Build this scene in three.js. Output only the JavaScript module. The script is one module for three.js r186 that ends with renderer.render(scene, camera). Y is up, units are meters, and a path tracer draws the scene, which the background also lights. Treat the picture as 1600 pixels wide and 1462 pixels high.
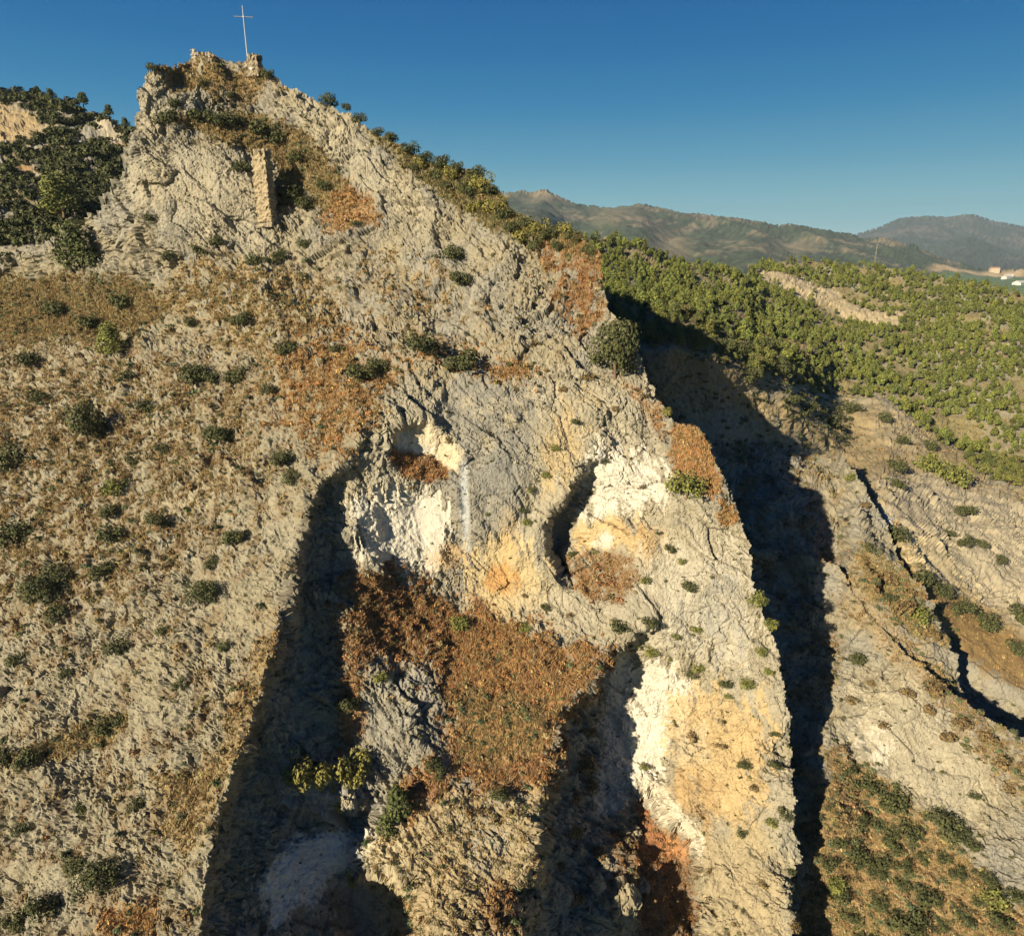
import * as THREE from 'three';
import { mergeGeometries } from 'three/addons/utils/BufferGeometryUtils.js';
import { createNoise3D } from 'simplex-noise';

// ---------------------------------------------------------------- camera, sky, sun, exposure
const scene = new THREE.Scene();
const EYE = new THREE.Vector3(0, 110, 0);                     // drone height above the valley floor
const PITCH = 17.4 * Math.PI / 180, FOCAL = 1056;              // focal length in survey units (sheet 1600 x 1462)
const camera = new THREE.PerspectiveCamera(2 * Math.atan(731 / FOCAL) * 180 / Math.PI, 1600 / 1462, 0.5, 30000);
camera.position.copy(EYE);
camera.lookAt(0, EYE.y - Math.sin(PITCH), -Math.cos(PITCH));
const renderer = new THREE.WebGLRenderer({ antialias: true });
renderer.toneMapping = THREE.LinearToneMapping;
renderer.toneMappingExposure = 2.3;
renderer.shadowMap.enabled = true;
renderer.setSize(1024, 935);

const SUN = new THREE.Vector3(-0.66, 0.41, 0.67).normalize();
{
  const W = 512, H = 256, data = new Float32Array(W * H * 4);
  const ramp = [[-90, .10, .10, .09], [-8, .18, .22, .22], [0, .27, .44, .46], [2, .25, .44, .475], [4.5, .185, .405, .49], [7, .10, .315, .465], [10.5, .036, .22, .425], [14, .015, .158, .38], [18, .009, .115, .335], [27, .005, .076, .265], [36, .004, .058, .215], [50, .003, .045, .175], [90, .003, .038, .145]];
  for (let j = 0; j < H; j++) {
    const el = (j + .5) / H * 180 - 90;
    let i = 0; while (i < ramp.length - 2 && el > ramp[i + 1][0]) i++;
    const f = Math.min(1, Math.max(0, (el - ramp[i][0]) / (ramp[i + 1][0] - ramp[i][0])));
    for (let k = 0; k < W; k++) {
      const o = (j * W + k) * 4;
      for (let c = 0; c < 3; c++) data[o + c] = (ramp[i][c + 1] * (1 - f) + ramp[i + 1][c + 1] * f) / 2.3;
      data[o + 3] = 1;
    }
  }
  const sky = new THREE.DataTexture(data, W, H, THREE.RGBAFormat, THREE.FloatType);
  sky.mapping = THREE.EquirectangularReflectionMapping; sky.magFilter = THREE.LinearFilter; sky.minFilter = THREE.LinearFilter; sky.needsUpdate = true;
  scene.background = sky; scene.environment = sky;
}
const sun = new THREE.DirectionalLight(new THREE.Color().setRGB(1, 0.86, 0.61), 5);
sun.position.copy(SUN).multiplyScalar(400).add(new THREE.Vector3(0, 80, -110)); sun.target.position.set(0, 80, -110);
sun.castShadow = true; sun.shadow.mapSize.set(4096, 4096);
Object.assign(sun.shadow.camera, { left: -260, right: 260, top: 260, bottom: -260, near: 1, far: 1200 });
scene.add(sun, sun.target);

// ---------------------------------------------------------------- helpers
function rng(a) { return () => { a |= 0; a = a + 0x6D2B79F5 | 0; let t = Math.imul(a ^ a >>> 15, 1 | a); t = t + Math.imul(t ^ t >>> 7, 61 | t) ^ t; return ((t ^ t >>> 14) >>> 0) / 4294967296; }; }
const n3 = createNoise3D(rng(11)), n3b = createNoise3D(rng(29));
const clamp = (x, a = 0, b = 1) => x < a ? a : x > b ? b : x;
const sm = (a, b, x) => { const t = clamp((x - a) / (b - a)); return t * t * (3 - 2 * t); };
const mix = (a, b, t) => a + (b - a) * t;
function fbm(x, y, z, o = 3, n = n3) { let s = 0, a = .5; for (let i = 0; i < o; i++) { s += a * n(x, y, z); x *= 2.03; y *= 2.03; z *= 2.03; a *= .5; } return s; }
function hash(i, j, k) { let h = Math.imul(i, 374761393) + Math.imul(j, 668265263) + Math.imul(k, 1274126177) | 0; h = Math.imul(h ^ h >>> 13, 1274126177); return (h ^ h >>> 16) >>> 0; }
// angular blocks: every cell of a jittered lattice is a tilted facet of its own
function blocks(x, y, z) {
  const xi = Math.floor(x), yi = Math.floor(y), zi = Math.floor(z); let best = 9, second = 9, v = 0;
  for (let i = -1; i < 2; i++) for (let j = -1; j < 2; j++) for (let k = -1; k < 2; k++) {
    const h = hash(xi + i, yi + j, zi + k);
    const dx = xi + i + (h & 255) / 255 - x, dy = yi + j + (h >>> 8 & 255) / 255 - y, dz = zi + k + (h >>> 16 & 255) / 255 - z, d = dx * dx + dy * dy + dz * dz;
    if (d < best) { second = best; best = d; v = ((h >>> 24) / 255 - .5) + dx * ((h >>> 5 & 63) / 63 - .5) * 1.3 + dy * ((h >>> 11 & 63) / 63 - .5) * 1.3 + dz * ((h >>> 17 & 63) / 63 - .5) * 1.3; }
    else if (d < second) second = d;
  }
  return v - .35 * (1 - sm(0, .12, Math.sqrt(second) - Math.sqrt(best)));
}
const SP = Math.sin(PITCH), CP = Math.cos(PITCH);
// A survey sighting: bearing u, drop v, and range d (metres of level distance) -> a place in the world.
const lev = v => CP + (731 - v) / FOCAL * SP;
function place(u, v, d, out = new THREE.Vector3()) {
  const a = (u - 800) / FOCAL, b = (731 - v) / FOCAL, k = d / lev(v);
  return out.set(EYE.x + a * k, EYE.y + (b * CP - SP) * k, EYE.z - d);
}
function inPoly(p, x, y) { let c = false; for (let i = 0, j = p.length - 1; i < p.length; j = i++) { const [xi, yi] = p[i], [xj, yj] = p[j]; if (yi > y !== yj > y && x < (xj - xi) * (y - yi) / (yj - yi) + xi) c = !c; } return c; }
function polyDist(p, x, y) {       // signed distance, positive inside
  let m = 1e9; for (let i = 0, j = p.length - 1; i < p.length; j = i++) { const [ax, ay] = p[j], dx = p[i][0] - ax, dy = p[i][1] - ay, t = clamp(((x - ax) * dx + (y - ay) * dy) / (dx * dx + dy * dy + 1e-9)), ex = x - ax - t * dx, ey = y - ay - t * dy; m = Math.min(m, ex * ex + ey * ey); }
  m = Math.sqrt(m); return inPoly(p, x, y) ? m : -m;
}
function delaunay(pts) {
  const P = pts.map(([x, y], i) => [x + (hash(i, 3, 1) % 97) * .002, y + (hash(i, 7, 5) % 89) * .002]); const n = P.length;
  P.push([-30000, -20000], [30000, -20000], [0, 40000]);
  const circ = (a, b, c) => { const [ax, ay] = P[a], [bx, by] = P[b], [cx, cy] = P[c], D = 2 * (ax * (by - cy) + bx * (cy - ay) + cx * (ay - by)), A = ax * ax + ay * ay, B = bx * bx + by * by, C = cx * cx + cy * cy, x = (A * (by - cy) + B * (cy - ay) + C * (ay - by)) / D, y = (A * (cx - bx) + B * (ax - cx) + C * (bx - ax)) / D; return { t: [a, b, c], x, y, r: (ax - x) ** 2 + (ay - y) ** 2 }; };
  let T = [circ(n, n + 1, n + 2)];
  for (let i = 0; i < n; i++) {
    const E = new Map(), keep = [];
    for (const t of T) if ((P[i][0] - t.x) ** 2 + (P[i][1] - t.y) ** 2 < t.r) for (const [a, b] of [[0, 1], [1, 2], [2, 0]]) { const p = t.t[a], q = t.t[b], k = Math.min(p, q) * 10000 + Math.max(p, q); E.has(k) ? E.set(k, null) : E.set(k, [p, q]); } else keep.push(t);
    for (const e of E.values()) if (e) keep.push(circ(e[0], e[1], i));
    T = keep;
  }
  return T.filter(t => Math.max(...t.t) < n).map(t => t.t);
}
/* A piece of terrain: surveyed points joined into planes, rounded a little, weathered by relief along its normal, and closed by flanks
   that fall away behind its crest down to the valley. */
function terrain({ name, pts, area, u0, u1, v0, v1, step, blur, relief, paint, edge = 5, ragged = 0, flank = [2, 7, 22, 60], fall = .9, inward = .15 }) {
  const nu = Math.round((u1 - u0) / step) + 1, nv = Math.round((v1 - v0) / step) + 1, N = nu * nv;
  let q = new Float32Array(N).fill(NaN);
  for (const [a, b, c] of delaunay(pts)) {
    const A = pts[a], B = pts[b], C = pts[c], D = (B[1] - C[1]) * (A[0] - C[0]) + (C[0] - B[0]) * (A[1] - C[1]); if (Math.abs(D) < 1e-6) continue;
    const qa = lev(A[1]) / A[2], qb = lev(B[1]) / B[2], qc = lev(C[1]) / C[2];
    const i0 = Math.max(0, Math.floor((Math.min(A[0], B[0], C[0]) - u0) / step)), i1 = Math.min(nu - 1, Math.ceil((Math.max(A[0], B[0], C[0]) - u0) / step));
    const j0 = Math.max(0, Math.floor((Math.min(A[1], B[1], C[1]) - v0) / step)), j1 = Math.min(nv - 1, Math.ceil((Math.max(A[1], B[1], C[1]) - v0) / step));
    for (let j = j0; j <= j1; j++) for (let i = i0; i <= i1; i++) {
      const u = u0 + i * step, v = v0 + j * step, l = ((B[1] - C[1]) * (u - C[0]) + (C[0] - B[0]) * (v - C[1])) / D, m = ((C[1] - A[1]) * (u - C[0]) + (A[0] - C[0]) * (v - C[1])) / D;
      if (l > -.001 && m > -.001 && l + m < 1.001) q[j * nu + i] = l * qa + m * qb + (1 - l - m) * qc;
    }
  }
  const R = Math.max(1, Math.round(blur / step));               // three box passes that skip unsurveyed ground
  const box = (src, len, cnt, sa, sb) => { const out = new Float32Array(N).fill(NaN); for (let b = 0; b < cnt; b++) { let s = 0, w = 0; for (let a = -R; a < len; a++) { const add = a + R, sub = a - R - 1; if (add < len) { const x = src[b * sb + add * sa]; if (x === x) { s += x; w++; } } if (sub >= 0) { const x = src[b * sb + sub * sa]; if (x === x) { s -= x; w--; } } if (a >= 0 && src[b * sb + a * sa] === src[b * sb + a * sa]) out[b * sb + a * sa] = s / w; } } return out; };
  if (blur) for (let p = 0; p < 2; p++) { q = box(q, nu, nv, 1, nu); q = box(q, nv, nu, nu, 1); }
  if (ragged) {                                                  // natural edges wander
    const src = q; q = new Float32Array(N).fill(NaN);
    for (let j = 0; j < nv; j++) for (let i = 0; i < nu; i++) {
      const u = u0 + i * step, v = v0 + j * step, o = j * nu + i; if (src[o] !== src[o]) continue;
      const wu = ragged * (n3(u / 34, v / 34, 20) + .55 * n3(u / 13, v / 13, 24) + .3 * n3(u / 6, v / 6, 27)), wv = ragged * (n3(u / 34, v / 34, 40) + .55 * n3(u / 13, v / 13, 44) + .3 * n3(u / 6, v / 6, 47));
      const x = clamp(i + wu / step, 0, nu - 1.001), y = clamp(j + wv / step, 0, nv - 1.001), a = Math.floor(x), b = Math.floor(y), fx = x - a, fy = y - b, k = b * nu + a;
      const r = mix(mix(src[k], src[k + 1], fx), mix(src[k + nu], src[k + nu + 1], fx), fy); q[o] = r === r ? r : src[o];
    }
  }
  const base = new Float32Array(N * 3), pos = new Float32Array(N * 3), col = new Float32Array(N * 3), info = new Float32Array(N * 3), ok = new Uint8Array(N), p = new THREE.Vector3();
  for (let j = 0; j < nv; j++) for (let i = 0; i < nu; i++) {
    const o = j * nu + i; if (q[o] !== q[o]) continue; const u = u0 + i * step, v = v0 + j * step;
    place(u, v, lev(v) / q[o], p); base[o * 3] = p.x; base[o * 3 + 1] = p.y; base[o * 3 + 2] = p.z;
    const w = edge * (n3b(u / 26, v / 26, 3) + .6 * n3b(u / 9, v / 9, 7) + .35 * n3b(u / 4, v / 4, 1));
    ok[o] = inPoly(area, u + w, v + w * .8) ? 1 : 0;
  }
  if (!edge) for (let j = 1; j < nv; j++) for (let i = 0; i < nu; i++) {   // crest follows the surveyed skyline exactly
    const o = j * nu + i; if (!ok[o] || ok[o - nu]) continue; const u = u0 + i * step; let hi = v0 + j * step, lo = hi - step; for (let k = 0; k < 9; k++) { const m = (hi + lo) / 2; inPoly(area, u, m) ? hi = m : lo = m; }
    place(u, hi + 1.3 * n3b(u / 5, 1, 1) - 1, lev(hi) / q[o], p); base[o * 3] = p.x; base[o * 3 + 1] = p.y; base[o * 3 + 2] = p.z;
  }
  const T = { name, nu, nv, u0, v0, step, pos, base, info, ok, col };
  const nrm = [0, 1, 0], out = { r: 0, g: 0, b: 0, veg: 0, kind: 0, rough: 1, x: 0 };
  for (let j = 0; j < nv; j++) for (let i = 0; i < nu; i++) {
    const o = j * nu + i; if (q[o] !== q[o]) continue;
    const g = Math.max(2, Math.round(8 / step)), il = Math.max(0, i - g), ir = Math.min(nu - 1, i + g), jt = Math.max(0, j - g), jb = Math.min(nv - 1, j + g);
    let a = j * nu + ir, b = j * nu + il, c = jt * nu + i, d = jb * nu + i; if (q[a] !== q[a]) a = o; if (q[b] !== q[b]) b = o; if (q[c] !== q[c]) c = o; if (q[d] !== q[d]) d = o;
    const ax = base[a * 3] - base[b * 3], ay = base[a * 3 + 1] - base[b * 3 + 1], az = base[a * 3 + 2] - base[b * 3 + 2], bx = base[c * 3] - base[d * 3], by = base[c * 3 + 1] - base[d * 3 + 1], bz = base[c * 3 + 2] - base[d * 3 + 2];
    let nx = ay * bz - az * by, ny = az * bx - ax * bz, nz = ax * by - ay * bx; const L = Math.hypot(nx, ny, nz) || 1; nrm[0] = nx / L; nrm[1] = ny / L; nrm[2] = nz / L;
    const x = base[o * 3], y = base[o * 3 + 1], z = base[o * 3 + 2];
    paint(u0 + i * step, v0 + j * step, x, y, z, out, nrm);
    const h = relief(x, y, z, u0 + i * step, v0 + j * step, out, nrm);
    pos[o * 3] = x + nrm[0] * h; pos[o * 3 + 1] = y + nrm[1] * h; pos[o * 3 + 2] = z + nrm[2] * h;
    col[o * 3] = out.r; col[o * 3 + 1] = out.g; col[o * 3 + 2] = out.b; info[o * 3] = out.veg; info[o * 3 + 1] = out.kind; info[o * 3 + 2] = out.x;
  }
  const id = new Int32Array(N).fill(-1), vp = [], vc = [], idx = [];
  const vert = o => { if (id[o] < 0) { id[o] = vp.length / 3; vp.push(pos[o * 3], pos[o * 3 + 1], pos[o * 3 + 2]); vc.push(col[o * 3], col[o * 3 + 1], col[o * 3 + 2]); } return id[o]; };
  const full = (i, j) => i >= 0 && j >= 0 && i < nu - 1 && j < nv - 1 && ok[j * nu + i] && ok[j * nu + i + 1] && ok[j * nu + nu + i] && ok[j * nu + nu + i + 1];
  const rim = [];
  for (let j = 0; j < nv - 1; j++) for (let i = 0; i < nu - 1; i++) {
    if (!full(i, j)) continue; const a = j * nu + i, A = vert(a), B = vert(a + 1), C = vert(a + nu), D = vert(a + nu + 1);
    if ((i + j) & 1) idx.push(A, C, B, B, C, D); else idx.push(A, C, D, A, D, B);
    if (!full(i, j - 1)) rim.push([a + 1, a, 0, 1]); if (!full(i, j + 1)) rim.push([a + nu, a + nu + 1, 0, -1]);
    if (!full(i - 1, j)) rim.push([a, a + nu, 1, 0]); if (!full(i + 1, j)) rim.push([a + nu + 1, a + 1, -1, 0]);
  }
  const back = new Map(), dir = new Map();
  for (const [a, b, dx, dy] of rim) for (const o of [a, b]) { const e = dir.get(o) || [0, 0]; e[0] += dx; e[1] += dy; dir.set(o, e); }
  const flankOf = o => {
    if (back.has(o)) return back.get(o); const x = pos[o * 3], y = pos[o * 3 + 1], z = pos[o * 3 + 2], L = Math.hypot(x, z), e = dir.get(o), list = [];
    for (const s of flank) { const w = s * .25 * n3(x / 9 + s, y / 9, z / 9); list.push(vp.length / 3); vp.push(x + (x / L) * (s + w) + e[0] * inward * s, Math.max(-3, y - fall * s - Math.abs(w)), z + (z / L) * (s + w)); vc.push(col[o * 3], col[o * 3 + 1], col[o * 3 + 2]); }
    list.unshift(vert(o)); back.set(o, list); return list;
  };
  for (const [a, b] of rim) { const A = flankOf(a), B = flankOf(b); for (let k = 0; k < A.length - 1; k++) idx.push(A[k], B[k], A[k + 1], B[k], B[k + 1], A[k + 1]); }
  const geo = new THREE.BufferGeometry();
  geo.setAttribute('position', new THREE.Float32BufferAttribute(vp, 3)); geo.setAttribute('color', new THREE.Float32BufferAttribute(vc, 3)); geo.setIndex(idx); geo.computeVertexNormals();
  const m = new THREE.Mesh(geo, new THREE.MeshStandardMaterial({ vertexColors: true, roughness: .97, side: THREE.DoubleSide, flatShading: true })); m.name = name; m.castShadow = m.receiveShadow = true; m.userData.kind = 'structure'; scene.add(m);
  T.mesh = m; T.tris = idx.length / 3; console.log(name, T.tris);
  T.at = (u, v, out = new THREE.Vector3()) => { const x = clamp((u - u0) / step, 0, nu - 1.01), y = clamp((v - v0) / step, 0, nv - 1.01), i = Math.floor(x), j = Math.floor(y), fx = x - i, fy = y - j, a = (j * nu + i) * 3; const g = k => mix(mix(pos[a + k], pos[a + 3 + k], fx), mix(pos[a + nu * 3 + k], pos[a + nu * 3 + 3 + k], fx), fy); return out.set(g(0), g(1), g(2)); };
  return T;
}

// ---------------------------------------------------------------- ground colours
// layers: { p: outline } or { e: [u, v, ru, rv, turn] }, c: colour, s: how gradually it gives way, n: raggedness, a: cover, f: [patch size m, threshold], veg/kind: what grows, rough: relief
function painter(layers, base) {
  const L = layers.map(l => { const o = { s: 10, n: 10, a: 1, ...l }; const r = o.s + o.n * 1.6; if (o.p) { const xs = o.p.map(p => p[0]), ys = o.p.map(p => p[1]); o.bb = [Math.min(...xs) - r, Math.min(...ys) - r, Math.max(...xs) + r, Math.max(...ys) + r]; } else { const [x, y, a, b] = o.e, m = Math.max(a, b) + r; o.bb = [x - m, y - m, x + m, y + m]; } return o; });
  return (u, v, x, y, z, out, nrm) => {
    base(u, v, x, y, z, out, nrm);
    const w1 = n3b(x / 5, y / 5, z / 5), w2 = n3b(x / 1.7, y / 1.7, z / 1.7), w3 = n3b(x / .6, y / .6, z / .6), rag = .6 * w1 + .5 * w2 + .5 * w3 + .3 * n3(x / .3, y / .3, z / .3);
    const cx = x * .85 - z * .35 + w1 * .5, streak = n3(cx / 1.6, y / 13, z / 9) + .7 * n3b(cx / .55, y / 6, z / 4) + .4 * n3(cx / .22, y / 3, z / 2) + .25 * w3;
    for (const l of L) {
      const B = l.bb; if (u < B[0] || v < B[1] || u > B[2] || v > B[3]) continue;
      let d; if (l.p) d = polyDist(l.p, u, v); else { const [cx, cy, a, b, t = 0] = l.e, c = Math.cos(t), s = Math.sin(t), X = ((u - cx) * c + (v - cy) * s) / a, Y = (-(u - cx) * s + (v - cy) * c) / b; d = (1 - Math.hypot(X, Y)) * Math.min(a, b); }
      let w = sm(-l.s, l.s, d + (l.run ? l.run * streak + .4 * l.n * rag : l.n * rag)) * l.a; if (w <= 0) continue;
      if (l.f) w *= sm(l.f[1] - .16, l.f[1] + .16, fbm(x / l.f[0], y / l.f[0], z / l.f[0], 3) + .25 * w3 * (l.f[2] ?? 1));
      if (l.c) { out.r = mix(out.r, l.c[0], w); out.g = mix(out.g, l.c[1], w); out.b = mix(out.b, l.c[2], w); }
      if (l.veg !== undefined && w > .25) { out.veg = mix(out.veg, l.veg, w); if (l.kind !== undefined) out.kind = l.kind; }
      if (l.rough !== undefined) out.rough = mix(out.rough, l.rough, w);
      if (l.slab !== undefined) out.slab = mix(out.slab, l.slab, w);
      if (l.flute !== undefined) out.flute = mix(out.flute, l.flute, w);
      if (l.x !== undefined) out.x = mix(out.x, l.x, w);
    }
    const g = 1 + .10 * w3 + .10 * w2 + .07 * w1 + .09 * n3b(x / .25, y / .25, z / .25); out.r *= g; out.g *= g; out.b *= g;
  };
}
const GREY = [.182, .173, .146], TAN = [.200, .172, .114], WHITE = [.40, .375, .318], OCHRE = [.31, .20, .08], CREAM = [.265, .234, .168], RUST = [.20, .095, .035], STRAW = [.19, .132, .056], OLIVE = [.105, .086, .034], SOIL = [.125, .088, .048], STAIN = [.137, .135, .124];
const rock = (u, v, x, y, z, out) => {
  const a = sm(-.35, .4, fbm(x / 14, y / 14, z / 14, 3)), b = .5 + .5 * n3(x / 3.1, y / 7, z / 3.1);
  const t = clamp(a * .7 + b * .3); out.r = mix(GREY[0], TAN[0], t); out.g = mix(GREY[1], TAN[1], t); out.b = mix(GREY[2], TAN[2], t);
  const lich = .55 * sm(.25, .6, n3b(x / 1.3, y / 2.1, z / 1.3)) * sm(-.3, .3, n3(x / 9, y / 9, z / 9 + 3)) + .5 * sm(.45, .7, n3(x / .5, y / .7, z / .5)); out.r *= 1 - .5 * lich; out.g *= 1 - .47 * lich; out.b *= 1 - .42 * lich;
  out.veg = 0; out.kind = 0; out.rough = 1; out.flute = .5; out.slab = 1; out.x = 0;
};
const warp = (x, y, z) => n3(x / 15, y / 15, z / 15);
const fr = x => x - Math.floor(x);
function rockRelief(x, y, z, u, v, o) {
  const r0 = o.rough; if (r0 < .02) return 0;
  const w = warp(x, y, z), w2 = n3b(x / 2.2, y / 2.2, z / 2.2), form = Math.min(1, .15 + r0 * 1.2);
  const patch = sm(-.45, .5, n3(x / 13 + 7, y / 16, z / 13)), slab = o.slab;
  const bed = x * .55 + y * .62 - z * .25 + w * 1.3 + w2 * .12, along = x * .7 - y * .6 + w;     // beds dip to the right
  const led = sm(-.05, .5, n3b(x / 17, y / 17, z / 17 + 5)), c = x * .85 - z * .35 + w * .9;
  const t1 = fr(bed / 3.3), t2 = fr(bed / 1.1 + .3), step = t => t < .9 ? t : (1 - t) * 9;
  const big = .8 * n3(x / 13, y / 18, z / 13) + .45 * n3b(x / 5.5, y / 9, z / 5.5);
  let h = form * big;
  if (slab > .01) {                                              // clean beds: broad facets, ledges, cracks, faint runnels
    const b1 = blocks(bed / 4.2, along / 9, z / 6), b2 = blocks(bed / 1.5, along / 3.6 + 3, z / 2.2), b3 = blocks(bed / .55, along / 1.3, z / .8);
    const run = 1 - Math.abs(n3b(c / .9, y / 7, z / 7)), loose = .25 + 1.1 * patch;
    h += slab * Math.min(1.1, .08 + r0 * 1.05) * (1.0 * b1 + led * (.75 * step(t1) + .2 * step(t2)) + loose * (.62 * b2 + .26 * b3) * Math.min(1, .3 + r0) + .16 * run) + slab * Math.min(1, .25 + r0) * (.12 * b3 + .09 * n3(x / .36, y / .55, z / .36));
  }
  if (slab < .99) {                                              // karst: sharp flutes and lumps
    const r = r0 * (.6 + .6 * patch), f0 = n3(c / 1.5, y / 6.5, z / 6.5), fl = 1 - Math.sqrt(Math.abs(f0) + .01), fl2 = 1 - Math.abs(n3b(c / .6, y / 2.6, z / 2.6));
    const bl = blocks(bed / 2.2, along / 4.2, z / 3), bl2 = blocks(bed / .9, along / 1.9, z / 1.3), pit = sm(.5, .75, n3(x / 2.1 + 40, y / 1.3, z / 2.1));
    h += (1 - slab) * r * (o.flute * (.75 * fl + .34 * fl2) + (1.15 - o.flute * .5) * (.85 * bl + .42 * bl2) + .14 * blocks(x / .45, y / .7, z / .45) - .5 * pit);
  }
  return h;
}

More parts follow.
